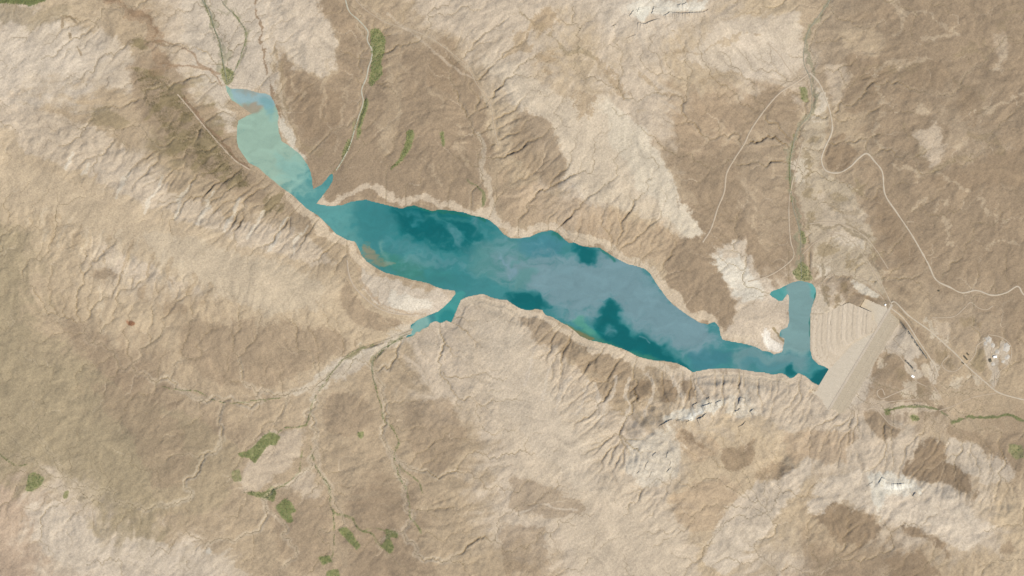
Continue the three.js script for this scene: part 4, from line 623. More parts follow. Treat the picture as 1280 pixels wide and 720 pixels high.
// ------------------------------------------------------------------ terrain mesh
{
  const pos = new Float32Array(N * 3), uv = new Float32Array(N * 2), nor = new Float32Array(N * 3), idx = new Uint32Array((NX - 1) * (NY - 1) * 6);
  for (let j = 0; j < NY; j++) for (let i = 0; i < NX; i++) { const k = j * NX + i; pos[k * 3] = X(gx(i)); pos[k * 3 + 1] = h[k]; pos[k * 3 + 2] = Z(gy(j)); uv[k * 2] = (gx(i) - OX) / GW; uv[k * 2 + 1] = (gy(j) - OY) / GH; const l = h[i ? k - 1 : k], r = h[i < NX - 1 ? k + 1 : k], u = h[j ? k - NX : k], d = h[j < NY - 1 ? k + NX : k]; const nx = (l - r), nz = (u - d), ny = 2 * CELL, L = Math.hypot(nx, ny, nz); nor[k * 3] = nx / L; nor[k * 3 + 1] = ny / L; nor[k * 3 + 2] = nz / L; }
  let q = 0; for (let j = 0; j < NY - 1; j++) for (let i = 0; i < NX - 1; i++) { const a = j * NX + i, b = a + 1, c = a + NX, d = c + 1; idx[q++] = a; idx[q++] = c; idx[q++] = b; idx[q++] = b; idx[q++] = c; idx[q++] = d; }
  const g = new THREE.BufferGeometry(); g.setAttribute('position', new THREE.BufferAttribute(pos, 3)); g.setAttribute('normal', new THREE.BufferAttribute(nor, 3)); g.setAttribute('uv', new THREE.BufferAttribute(uv, 2)); g.setIndex(new THREE.BufferAttribute(idx, 1));
  put(new THREE.Mesh(g, landMat), 'terrain', 'dry tan and brown eroded hills round the reservoir', 'terrain', null, 'structure');
}
{ // the land goes on to the horizon beyond the surveyed sheet
  const per = []; const x0 = OX + 4, x1 = OX + GW - 4, y0 = OY + 4, y1 = OY + GH - 4, st = 8;
  for (let x = x0; x < x1; x += st) per.push([x, y0]); for (let y = y0; y < y1; y += st) per.push([x1, y]); for (let x = x1; x > x0; x -= st) per.push([x, y1]); for (let y = y1; y > y0; y -= st) per.push([x0, y]);
  const M = per.length, R = 46, p = [], c = [], idx = [];
  for (let r = 0; r < R; r++) { const d = r === 0 ? 0 : 5 * (Math.pow(1.18, r) - 0.5); per.forEach(([x, y]) => { const dx = x - 640, dy = y - 360, L = Math.hypot(dx, dy), X2 = x + dx / L * d, Y2 = y + dy / L * d; const n = fbm(X2 * 0.006, Y2 * 0.006, 5); const hb = H(clamp(X2, OX, OX + GW), clamp(Y2, OY, OY + GH)); p.push(X(X2), lerp(hb - (r < 1 ? 12 : 4), 120 + 170 * n, smooth(10, 300, d)), Z(Y2)); const m = clamp(0.5 + 0.9 * fbm(X2 * 0.012 + 5, Y2 * 0.012, 4), 0, 1); const q = [0, 1, 2].map((k) => lin(lerp(tone.B[k], tone.P[k], m)) * ALBEDO); c.push(...q); }); }
  for (let r = 0; r + 1 < R; r++) for (let i = 0; i < M; i++) { const a = r * M + i, b = r * M + (i + 1) % M, e = a + M, f = b + M; idx.push(a, b, e, b, f, e); }
  const g = new THREE.BufferGeometry(); g.setAttribute('position', new THREE.Float32BufferAttribute(p, 3)); g.setAttribute('color', new THREE.Float32BufferAttribute(c, 3)); g.setIndex(idx); g.computeVertexNormals();
  put(new THREE.Mesh(g, new THREE.MeshStandardMaterial({ vertexColors: true, roughness: 1 })), 'outlying_hills', 'tan hills reaching to the horizon beyond the valley', 'hills', null, 'structure');
}
log('terrain mesh');

// ------------------------------------------------------------------ reservoir water
{
  const W = 1600, HH = 840, ox = 268, oy = 92, st = 0.49, n = W * HH;
  const c = new Float32Array(n * 3), wx = new Float32Array(n), wy = new Float32Array(n), nz = new Float32Array(n);
  for (let j = 0; j < HH; j++) for (let i = 0; i < W; i++) { const k = j * W + i, x = ox + (i + 0.5) * st, y = oy + (j + 0.5) * st; wx[k] = 7 * noise(x * 0.04, y * 0.04) + 3.2 * noise(x * 0.12, y * 0.12); wy[k] = 7 * noise(x * 0.04 + 22, y * 0.04) + 3.2 * noise(x * 0.12 + 44, y * 0.12); nz[k] = 0.9 * fbm(x * 0.06 + wx[k] * 0.1, y * 0.11 + wy[k] * 0.1, 4) + 0.1 * noise(x * 0.35, y * 0.5); c[k * 3] = 66; c[k * 3 + 1] = 134; c[k * 3 + 2] = 132; }
  cv = { col: c, W, H: HH, ox, oy, st, wx, wy, nz, lo: 0.1, rag: 1.25 };
  const milky = [156, 183, 160], jade = [92, 153, 146], teal = [56, 128, 126], deep = [0, 98, 97], windSheen = [118, 149, 151], mid = [92, 142, 136], weed = [62, 128, 104], mud = [128, 134, 106];  // the grey-blue tone is sheen on wind-ruffled water, painted into its colour
  Gz(jade, 30, 1, [380, 200, 440, 240, 470, 300, 440, 320, 380, 280, 350, 240]);
  Gz(milky, 26, 1, [260, 90, 350, 100, 385, 200, 372, 240, 350, 245, 290, 200]);
  Gz([134, 178, 164], 14, 0.7, [340, 190, 385, 205, 388, 245, 360, 240]);
  Gz([150, 176, 176], 5, 0.9, [285, 108, 325, 112, 345, 122, 340, 140, 320, 132, 296, 128]);
  Gz([164, 148, 122], 4, 0.85, [300, 128, 320, 128, 332, 136, 322, 141, 308, 140]);
  Gz([160, 150, 126], 5, 0.7, [292, 111, 318, 112, 322, 118, 300, 118]);
  Gz([120, 166, 164], 5, 0.7, [322, 118, 338, 124, 346, 146, 340, 152, 330, 136]);
  Gz(deep, 30, 0.95, [480, 250, 560, 258, 600, 268, 622, 288, 600, 310, 560, 312, 520, 300, 485, 285]);
  Gz(teal, 20, 0.9, [440, 248, 490, 254, 500, 300, 470, 310, 440, 290]);
  Gz(weed, 16, 0.55, [470, 310, 520, 325, 570, 345, 580, 360, 520, 352, 475, 342]);
  Gz([96, 150, 146], 12, 0.7, [500, 318, 540, 320, 545, 335, 510, 338]);
  Gz(teal, 12, 0.7, [520, 335, 580, 325, 600, 345, 575, 365, 540, 358]);
  Gz(mid, 24, 0.8, [575, 310, 640, 300, 680, 305, 680, 350, 640, 360, 600, 345]);
  Gz(teal, 8, 0.8, [575, 262, 604, 270, 620, 290, 610, 300, 595, 290]);
  Gz(windSheen, 8, 0.45, [585, 268, 593, 276, 592, 292], 2);
  Gz([72, 132, 140], 20, 0.8, [640, 300, 690, 290, 712, 305, 700, 325, 660, 325]);
  Gz(windSheen, 26, 1, [610, 318, 660, 322, 700, 322, 740, 312, 765, 318, 830, 370, 890, 405, 905, 425, 880, 448, 840, 440, 800, 415, 770, 395, 720, 400, 690, 388, 660, 362, 625, 345]);  // broad wind-ruffled reach: its sky and sun gleam painted as water colour
  Gz(windSheen, 10, 0.9, [745, 312, 790, 332, 810, 340, 850, 388, 900, 420, 860, 430, 800, 400, 740, 340]);
  Gz([124, 156, 164], 4, 0.7, [626, 322, 634, 330, 640, 344, 634, 346], 2);
  Gz(mid, 4, 0.8, [638, 335, 648, 326, 652, 318], 1.6);
  Gz(mid, 10, 0.8, [645, 335, 670, 340, 660, 360, 640, 362]);
  Gz(deep, 10, 0.95, [713, 302, 726, 306, 740, 309, 749, 322, 744, 330, 738, 324, 728, 332, 718, 318]);
  Gz(deep, 13, 0.95, [628, 370, 645, 366, 672, 368, 688, 374, 694, 386, 680, 383, 670, 388, 650, 390, 636, 382]);
  Gz(deep, 11, 1, [743, 418, 746, 402, 752, 388, 760, 376, 776, 378, 772, 394, 776, 402, 790, 412, 806, 418, 822, 430, 838, 440, 850, 452, 860, 462, 830, 456, 800, 448, 770, 436, 750, 428]);
  Gz([140, 165, 165], 6, 0.35, [560, 275, 575, 285, 580, 300, 570, 305, 556, 292]);
  for (const L of [[534, 262, 548, 276, 552, 292, 566, 300], [560, 300, 590, 306, 620, 312, 650, 322], [600, 290, 625, 305, 640, 318], [480, 300, 520, 312, 560, 330, 600, 338], [500, 330, 540, 326, 580, 332], [650, 330, 690, 336, 720, 330]]) Gz([112, 152, 154], 10, 0.2, L, 5, 2.5, 1.4);
  Gz(windSheen, 5, 0.6, [757, 408, 764, 405, 766, 412, 772, 418, 768, 422, 758, 416]);
  Gz(windSheen, 2, 0.7, [800, 420, 808, 424, 812, 430], 1);
  Gz(deep, 4, 0.8, [850, 450, 866, 462, 872, 466, 860, 468, 845, 456]);
  Gz([64, 124, 130], 6, 0.85, [862, 444, 890, 436, 918, 440, 915, 452, 890, 460, 870, 466]);
  Gz(weed, 4, 0.8, [700, 402, 716, 406, 735, 416, 760, 426, 800, 442, 840, 452, 800, 450, 750, 432, 720, 420]);
  Gz([88, 156, 130], 4, 0.7, [715, 400, 726, 396, 740, 412, 756, 424, 735, 418]);
  Gz([128, 120, 76], 2.5, 0.9, [703, 402, 716, 408, 728, 416, 746, 424, 738, 428, 722, 420]);
  Gz([112, 148, 146], 12, 0.9, [915, 432, 960, 440, 1010, 440, 1012, 462, 960, 466, 920, 458]);
  Gz([66, 128, 132], 8, 0.6, [925, 446, 960, 452, 1000, 458, 960, 466, 930, 462]);
  Gz([124, 156, 150], 8, 1, [985, 345, 1024, 345, 1020, 440, 982, 445, 972, 418]);
  Gz([88, 160, 150], 3, 0.8, [960, 362, 985, 356, 984, 370, 974, 380, 964, 374]);
  Gz([90, 168, 158], 4, 0.7, [1008, 352, 1022, 355, 1020, 372, 1012, 372]);
  Gz([46, 118, 104], 1.5, 0.9, [1019, 368, 1015, 382, 1012, 395, 1012, 420], 1.2);
  Gz(deep, 3, 0.95, [1018, 464, 1040, 458, 1038, 470, 1024, 486, 1014, 478]);
  Gz([20, 96, 96], 3, 0.8, [1028, 460, 1040, 458, 1034, 470, 1026, 474]);
  Gz(deep, 5, 0.9, [980, 460, 994, 460, 996, 468, 988, 476, 980, 470]);
  Gz([70, 152, 142], 5, 0.9, [540, 400, 560, 378, 572, 362, 580, 370, 572, 395, 560, 406]);
  Gz([40, 128, 124], 5, 0.8, [548, 395, 560, 385, 572, 388, 564, 406, 548, 404]);
  Gz([138, 178, 164], 4, 0.9, [512, 405, 524, 398, 536, 396, 540, 402, 528, 416, 512, 420]);
  Gz(mud, 5, 0.85, [447, 306, 461, 308, 472, 316, 484, 326, 488, 338, 480, 342, 466, 335, 452, 322], 0, 1.8, 1.3);
  Gz([142, 136, 108], 4, 0.6, [448, 308, 460, 309, 468, 318, 472, 328, 460, 325, 452, 318], 0, 1.5, 1.2);
  Gz([124, 162, 148], 7, 0.45, [476, 302, 478, 312, 484, 322, 487, 334], 2);
  Gz([34, 112, 92], 2.5, 0.8, [505, 259, 520, 258, 540, 265, 560, 264, 590, 270, 606, 274], 1.4);
  Gz([34, 112, 92], 3, 0.8, [686, 288, 698, 291, 705, 299, 698, 300, 690, 294]);
  Gz([40, 116, 100], 2, 0.8, [748, 310, 760, 318, 770, 325], 1.4);
  Gz([128, 118, 88], 2, 0.7, [484, 254, 500, 254, 506, 260, 494, 260]);
  Gz([104, 154, 158], 8, 0.45, [512, 266, 520, 268, 526, 274, 520, 278], 1.6);
  Gz(mid, 9, 0.45, [530, 272, 560, 272, 580, 276], 2.5);
  const wr = rng(5);
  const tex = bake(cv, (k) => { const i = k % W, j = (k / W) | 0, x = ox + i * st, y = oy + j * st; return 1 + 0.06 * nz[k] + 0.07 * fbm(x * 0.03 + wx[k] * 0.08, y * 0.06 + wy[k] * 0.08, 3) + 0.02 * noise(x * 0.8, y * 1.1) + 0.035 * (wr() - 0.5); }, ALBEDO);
  const p = [], uv = [], idx = [], id = new Map(); const step = 2;
  const vert = (i, j) => { const key = j * NX + i; if (!id.has(key)) { id.set(key, p.length / 3); p.push(X(gx(i)), 0, Z(gy(j))); uv.push((gx(i) - ox) / (W * st), (gy(j) - oy) / (HH * st)); } return id.get(key); };
  for (let j = 0; j + step < NY; j += step) for (let i = 0; i + step < NX; i += step) { const k = j * NX + i; if (Math.min(sdf[k], sdf[k + step], sdf[k + step * NX], sdf[k + step * NX + step]) < 1.2) { const a = vert(i, j), b = vert(i + step, j), cc = vert(i, j + step), d = vert(i + step, j + step); idx.push(a, cc, b, b, cc, d); } }
  const g = new THREE.BufferGeometry(); g.setAttribute('position', new THREE.Float32BufferAttribute(p, 3)); g.setAttribute('uv', new THREE.Float32BufferAttribute(uv, 2)); g.setIndex(idx); g.computeVertexNormals();
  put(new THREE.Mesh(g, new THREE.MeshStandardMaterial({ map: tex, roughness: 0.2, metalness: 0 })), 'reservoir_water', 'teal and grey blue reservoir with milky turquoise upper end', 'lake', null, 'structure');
}
log('water');

// ------------------------------------------------------------------ roads and streams
function ribbon(line, prof, half, lift, skirt) {
  const p = [], idx = [], uv = [], n = line.length; let L = 0;
  for (let q = 0; q < n; q++) {
    const a = line[Math.max(0, q - 1)], b = line[Math.min(n - 1, q + 1)], d = Math.hypot(b[0] - a[0], b[1] - a[1]) || 1, nx = -(b[1] - a[1]) / d, ny = (b[0] - a[0]) / d, [x, y] = line[q]; if (q) L += Math.hypot(x - line[q - 1][0], y - line[q - 1][1]);
    const hw = half * (1 + 0.45 * noise(q * 0.35, half * 31 + n));
    for (const [o, e] of [[-hw - 0.35, -skirt], [-hw, 0], [0, 0.35], [hw, 0], [hw + 0.35, -skirt]]) { p.push(X(x + nx * o), prof[q] + lift + e, Z(y + ny * o)); uv.push(o * S / 10, L * S / 10); }
  }
  for (let q = 0; q + 1 < n; q++) for (let e = 0; e < 4; e++) { const a = q * 5 + e, b = a + 1, c = a + 5, d = c + 1; idx.push(a, c, b, b, c, d); }
  const g = new THREE.BufferGeometry(); g.setAttribute('position', new THREE.Float32BufferAttribute(p, 3)); g.setAttribute('uv', new THREE.Float32BufferAttribute(uv, 2)); g.setIndex(idx); g.computeVertexNormals();
  const pa = g.attributes.normal; let up = 0; for (let i = 0; i < pa.count; i++) up += pa.getY(i); if (up < 0) { const ix = g.index.array; for (let i = 0; i < ix.length; i += 3) { const tt = ix[i]; ix[i] = ix[i + 1]; ix[i + 1] = tt; } g.computeVertexNormals(); }
  return g;
}
function speckle(seed, lo, hi, size = 256, f = 0.12) { const r = rng(seed), d = new Uint8Array(size * size * 4); for (let j = 0; j < size; j++) for (let i = 0; i < size; i++) { const u = i / size * 6.2832, v = j / size * 6.2832; const n = 0.5 + 0.35 * noise(3 * Math.cos(u) + seed, 3 * Math.sin(u) + 2 * Math.cos(v)) + 0.3 * noise(i * f, j * f) + 0.4 * (r() - 0.5); const k = (j * size + i) * 4, e = clamp(n, 0, 1); for (let c = 0; c < 3; c++) d[k + c] = 255 * lerp(lo, hi, e); d[k + 3] = 255; } const tx = new THREE.DataTexture(d, size, size, THREE.RGBAFormat); tx.wrapS = tx.wrapT = THREE.RepeatWrapping; tx.magFilter = THREE.LinearFilter; tx.minFilter = THREE.LinearMipmapLinearFilter; tx.generateMipmaps = true; tx.colorSpace = THREE.SRGBColorSpace; tx.needsUpdate = true; return tx; }
const grit = speckle(21, 0.86, 1);
const roadMat = new THREE.MeshStandardMaterial({ color: base(220, 203, 176), map: grit, roughness: 1 });
const trackMat = new THREE.MeshStandardMaterial({ color: base(210, 190, 162), map: grit, roughness: 1 });
roadCurves.forEach((c, i) => { const [w, name, label] = ROADS[i]; put(new THREE.Mesh(ribbon(c, roadProf[i], w * 0.9, 0.9, 6), name === 'gravel_road' ? roadMat : trackMat), name, label, name === 'gravel_road' ? 'road' : 'track', null, 'structure'); });
streamCurves.forEach((c, i) => { const [w, name, label, rgb] = STREAMS[i]; put(new THREE.Mesh(ribbon(c, streamProf[i], w, 0.7, 4), new THREE.MeshStandardMaterial({ color: base(...rgb), map: grit, roughness: name === 'stream' ? 0.5 : 1 })), name, label, 'stream', null, 'structure'); });

// ------------------------------------------------------------------ dam
const WP = (s, n, y) => new THREE.Vector3(X(DA[0] + DU[0] * s + DN[0] * n), y, Z(DA[1] + DU[1] * s + DN[1] * n));
function prism(section, s0, s1, uvk = 1 / 260) { // closed section [[n, y], ...] swept along the crest line
  const p = [], uv = [], idx = [], nseg = 60, m = section.length;
  for (let e = 0; e < m; e++) { const a = section[e], b = section[(e + 1) % m]; const o = p.length / 3; for (let q = 0; q <= nseg; q++) { const s = lerp(s0, s1, q / nseg); for (const [n, y] of [a, b]) { const v = WP(s, n, y); p.push(v.x, v.y, v.z); uv.push(s * S * uvk, n * S * uvk); } } for (let q = 0; q < nseg; q++) { const i = o + q * 2; idx.push(i, i + 1, i + 2, i + 1, i + 3, i + 2); } }
  for (const s of [s0, s1]) { const o = p.length / 3; for (const [n, y] of section) { const v = WP(s, n, y); p.push(v.x, v.y, v.z); uv.push(n, y); } for (const [a, b, c] of THREE.ShapeUtils.triangulateShape(section.map(([n, y]) => new THREE.Vector2(n, y)), [])) idx.push(o + a, o + b, o + c); }
  const g = new THREE.BufferGeometry(); g.setAttribute('position', new THREE.Float32BufferAttribute(p, 3)); g.setAttribute('uv', new THREE.Float32BufferAttribute(uv, 2)); g.setIndex(idx); return g.toNonIndexed();
}
const part = (parent, name, g, m, label) => { if (!g.attributes.normal) g.computeVertexNormals(); const o = new THREE.Mesh(g, m); o.name = name; if (label) o.userData.label = label; parent.add(o); return o; };
{
  const dam = new THREE.Group();
  const rockfill = new THREE.MeshStandardMaterial({ color: base(193, 178, 152), map: speckle(31, 0.86, 1, 512, 0.05), roughness: 1, side: THREE.DoubleSide });
  const sandface = new THREE.MeshStandardMaterial({ color: base(238, 222, 194), map: speckle(32, 0.88, 1, 512, 0.05), roughness: 1, side: THREE.DoubleSide });
  const cr = CREST, L1 = DLEN + 9, L0 = -3;
  part(dam, 'upstream_slope', prism([[HALFC, cr - 0.4], [UPW + HALFC + 4, cr - UPH * (UPW + 4) / UPW], [HALFC, cr - UPH * (UPW + 4) / UPW]], L0, L1), sandface);
  part(dam, 'downstream_slope', prism([[-HALFC, cr - 0.4], [-HALFC - 7, cr - 18], [-HALFC - 7.9, cr - 18.4], [-HALFC - 14, cr - 35], [-HALFC - 14.9, cr - 35.4], [-HALFC - DNW - 4, cr - 62], [-HALFC, cr - 62]], L0, L1), rockfill);
  part(dam, 'core', prism([[HALFC, cr - 0.6], [HALFC, cr - 90], [-HALFC, cr - 90], [-HALFC, cr - 0.6]], L0 + 0.5, L1 - 0.5), rockfill);
  const crest = part(dam, 'crest_road', prism([[HALFC + 0.25, cr + 1.2], [HALFC + 0.25, cr - 2], [-HALFC - 0.25, cr - 2], [-HALFC - 0.25, cr + 1.2]], L0 - 1, L1 + 1), new THREE.MeshStandardMaterial({ color: base(216, 200, 176), map: grit, roughness: 1, side: THREE.DoubleSide }));
  for (const s of [-1, 1]) part(crest, 'parapet', prism([[s * (HALFC + 0.2), cr + 2.4], [s * (HALFC + 0.2), cr + 1], [s * (HALFC + 0.1), cr + 1], [s * (HALFC + 0.1), cr + 2.4]], L0 - 1, L1 + 1), sandface);
  put(dam, 'embankment_dam', 'pale earthfill embankment dam closing the valley at the end of the reservoir', 'dam');
}
{ // terraced bank: each bench is a riser and a tread
  const bank = new THREE.Group();
  const mats = [0, 1, 2].map((i) => new THREE.MeshStandardMaterial({ color: base(229 - i * 4, 211 - i * 4, 183 - i * 4), map: speckle(41 + i, 0.88, 1, 512, 0.05), roughness: 1, side: THREE.DoubleSide }));
  const resample = (P, n) => { const c = new THREE.CatmullRomCurve3(P.map(([x, y]) => new THREE.Vector3(x, y, 0)), false, 'centripetal'); return c.getSpacedPoints(n).map((v) => [v.x, v.y]); };
  const rise = 3.9;
  for (let q = 0; q < NBENCH; q++) {
    const n = 60, y0 = q * rise, rows = [[q - 0.02, y0 - 6], [q, y0 - 0.5], [q + 0.34, y0 + rise - 0.6], [q + 0.4, y0 + rise], [q + 1.06, y0 + rise + 0.4], [q + 1.06, y0 - 6]];
    const p = [], uv = [], idx = [];
    rows.forEach(([k, y]) => resample(BENCH(k), n).forEach(([x, z], i) => { const j = 0.5 * noise(x * 0.12, z * 0.12 + q * 9) + 0.2 * noise(x * 0.5, z * 0.5); p.push(X(x + j), y + 0.7 * noise(x * 0.4, z * 0.4), Z(z + j * 0.5)); uv.push(x * S / 300, z * S / 300); }));
    for (let r = 0; r + 1 < rows.length; r++) for (let i = 0; i < n; i++) { const a = r * (n + 1) + i, b = a + 1, c = a + n + 1, d = c + 1; idx.push(a, c, b, b, c, d); }
    let g = new THREE.BufferGeometry(); g.setAttribute('position', new THREE.Float32BufferAttribute(p, 3)); g.setAttribute('uv', new THREE.Float32BufferAttribute(uv, 2)); g.setIndex(idx); g = g.toNonIndexed(); g.computeVertexNormals();
    part(bank, 'bench', g, mats[q % 3]);
  }
  put(bank, 'terraced_bank', 'pale earth bank cut into curved terraces between pond and dam', 'terraced bank');
}
// concrete channels below the dam
function channel(line, half, wall, label, fc) {
  const ch = new THREE.Group(), prof = profile(line, 3).map((v) => v - 1);
  const conc = new THREE.MeshStandardMaterial({ color: base(190, 182, 165), map: grit, roughness: 0.9, side: THREE.DoubleSide });
  part(ch, 'channel_floor', ribbon(line, prof, half, 1.4, 3), new THREE.MeshStandardMaterial({ color: base(...fc), roughness: 0.4 }));
  for (const s of [-1, 1]) { const off = line.map((p, q) => { const a = line[Math.max(0, q - 1)], b = line[Math.min(line.length - 1, q + 1)], d = Math.hypot(b[0] - a[0], b[1] - a[1]); return [p[0] - (b[1] - a[1]) / d * s * (half + 0.3), p[1] + (b[0] - a[0]) / d * s * (half + 0.3)]; }); part(ch, 'side_wall', ribbon(off, prof, 0.13, wall, wall + 3), conc); }
  put(ch, 'spillway_channel', label, 'channel');
}
channel(CHUTE, 0.75, 7, 'long straight concrete chute with dark bed below the dam crest', [70, 68, 54]);
channel(DITCH, 0.6, 6, 'short dark concrete channel ending at the white building', [74, 70, 56]);
log('dam works');

// ------------------------------------------------------------------ scarps
const SLABEL = { 'limestone scarp': 'pale limestone scarp with shaded north face in the northern white rock band', 'pale scarp': 'steep rock scarp with shaded north face in the white band south of the lake', 'broken scarp': 'low broken rock ledge on the gullied slope south of the white band', 'white scarp': 'steep scarp edging the brightest white rock patch in the south east' };
SCARPS.forEach(([ht0, kind, flat], si) => {
  const line = curve(flat, 0.8), n = line.length, ht = ht0 * 0.46, p = [], uv = [], idx = [], back = ht * 0.4 + 2;
  const rows = [[-back, -3], [-back * 0.55, 0.42], [-back * 0.2, 0.82], [0, 1], [0.35, 0.86], [0.7, 0.35], [1.25, -0.35]];
  for (let q = 0; q < n; q++) {
    const a = line[Math.max(0, q - 1)], b = line[Math.min(n - 1, q + 1)], d = Math.hypot(b[0] - a[0], b[1] - a[1]) || 1; let nx = -(b[1] - a[1]) / d, ny = (b[0] - a[0]) / d; if (nx * -0.75 + ny * -0.66 < 0) { nx = -nx; ny = -ny; }
    const t01 = q / (n - 1), env = Math.pow(Math.sin(Math.PI * clamp(t01 * 0.94 + 0.03, 0, 1)), 0.45) * (0.82 + 0.36 * noise(q * 0.45, si * 3.3));
    const [x, y] = line[q], jog = 0.6 * noise(q * 0.6, si * 7.7);
    for (const [o, e] of rows) { const px = x + nx * (o + jog), py = y + ny * (o + jog); p.push(X(px), H(px, py) + (e < -1 ? -4 : ht * e * env + (e < 0 ? -3 : 0) + 1.2 * noise(px * 0.9, py * 0.9)), Z(py)); uv.push((px - OX) / GW, (py - OY) / GH); }
  }
  const R = rows.length; for (let q = 0; q + 1 < n; q++) for (let e = 0; e + 1 < R; e++) { const a = q * R + e, b = a + 1, c = a + R, d = c + 1; idx.push(a, b, c, b, d, c); }
  let g = new THREE.BufferGeometry(); g.setAttribute('position', new THREE.Float32BufferAttribute(p, 3)); g.setAttribute('uv', new THREE.Float32BufferAttribute(uv, 2)); g.setIndex(idx); g = g.toNonIndexed(); g.computeVertexNormals();
  if (!scene.userData.rock) { scene.userData.rock = landMat.clone(); scene.userData.rock.side = THREE.DoubleSide; }
  put(new THREE.Mesh(g, scene.userData.rock), 'rock_scarp', SLABEL[kind], 'scarp', kind === 'limestone scarp' ? 'scarps of the northern rock band' : kind === 'pale scarp' ? 'scarps south of the lake' : kind === 'broken scarp' ? 'ledges on the gullied slope' : 'scarps round the white patch');
});
delete scene.userData.rock;

// ------------------------------------------------------------------ trees
function treeGeo(seed) { // short trunk and a crown of tilted leaf clumps
  const r = rng(seed), gs = [];
  const col3 = (g, c) => { const n = g.attributes.position.count, a = new Float32Array(n * 3); for (let i = 0; i < n; i++) a.set(c, i * 3); g.setAttribute('color', new THREE.BufferAttribute(a, 3)); return g; };
  const tr = new THREE.CylinderGeometry(0.14, 0.26, 2.2, 5, 1, true).toNonIndexed(); tr.translate(0, 1, 0); tr.deleteAttribute('uv'); gs.push(col3(tr, [0.9, 0.62, 0.5]));
  for (let i = 0; i < 9; i++) { const a = r() * 6.28, rad = Math.sqrt(r()) * 1.9, s = 0.9 + r() * 0.7; const g = new THREE.IcosahedronGeometry(s, 0); const p = g.attributes.position; for (let k = 0; k < p.count; k++) { const f = 0.8 + 0.4 * noise(p.getX(k) * 2.7 + i, p.getZ(k) * 2.7 + p.getY(k)); p.setXYZ(k, p.getX(k) * f, p.getY(k) * f * 0.85, p.getZ(k) * f); } g.translate(Math.cos(a) * rad, 2.6 + r() * 1.6, Math.sin(a) * rad); g.deleteAttribute('uv'); g.computeVertexNormals(); const v = 0.75 + r() * 0.5; gs.push(col3(g, [v, v, v * 0.95])); }
  return mergeGeometries(gs);
}
const trees = [1, 2, 3].map((s) => treeGeo(s));
const leafMat = new THREE.MeshStandardMaterial({ color: new THREE.Color().setRGB(0.12, 0.15, 0.06), vertexColors: true, roughness: 0.95 });
const scrubMat = new THREE.MeshStandardMaterial({ color: new THREE.Color().setRGB(0.11, 0.1, 0.05), vertexColors: true, roughness: 1 });
const dummy = new THREE.Object3D();
function plant(spots, seed, mat, name, label, cat, smin, smax, group) {
  const r = rng(seed), m = new THREE.InstancedMesh(trees[seed % 3], mat, spots.length), c = new THREE.Color();
  spots.forEach(([x, y], i) => { dummy.position.set(X(x), H(x, y) - 0.3, Z(y)); dummy.rotation.set(0, r() * 6.28, 0); const s = smin + (smax - smin) * r(); dummy.scale.set(s * (0.85 + 0.3 * r()), s * (0.7 + 0.4 * r()), s * (0.85 + 0.3 * r())); dummy.updateMatrix(); m.setMatrixAt(i, dummy.matrix); const v = 0.8 + 0.4 * r(); c.setRGB(v * (0.95 + 0.25 * r()), v, v * 0.9); m.setColorAt(i, c); });
  m.instanceMatrix.needsUpdate = true; return put(m, name, label, cat, group, 'stuff');
}
GROVES.forEach(([name, label, dens, flat], gi) => {
  const P = pts(flat), r = rng(100 + gi), spots = []; const xs = P.map((p) => p[0]), ys = P.map((p) => p[1]); const st = 1.25 / Math.sqrt(dens);
  for (let y = Math.min(...ys); y < Math.max(...ys); y += st) for (let x = Math.min(...xs); x < Math.max(...xs); x += st) { const px = x + (r() - 0.5) * st, py = y + (r() - 0.5) * st; if (inside(px + 1.6 * noise(px * 0.5, py * 0.5), py + 1.6 * noise(px * 0.5 + 9, py * 0.5), P) && noise(px * 0.22 + gi, py * 0.22) + 0.25 * (r() - 0.5) > 0.42 - 0.75 * dens && SD(px, py) > 1) spots.push([px, py]); }
  plant(spots, 200 + gi, leafMat, name, label, name === 'tree_row' ? 'tree row' : name === 'tree_clump' ? 'trees' : name, 1.2, 2.1);
});
ROWS.forEach(([name, label, w, flat], gi) => {
  const r = rng(300 + gi), spots = []; for (const [x, y] of curve(flat, 0.75)) { if (noise(x * 0.16, y * 0.16 + gi) < -0.2) continue; const a = r() * 6.28, d = Math.sqrt(r()) * w * (1 + 0.6 * noise(x * 0.12, y * 0.12)); if (SD(x, y) > 1) spots.push([x + Math.cos(a) * d, y + Math.sin(a) * d]); }
  plant(spots, 400 + gi, leafMat, name, label, 'tree row', 1.0, 1.9);
});
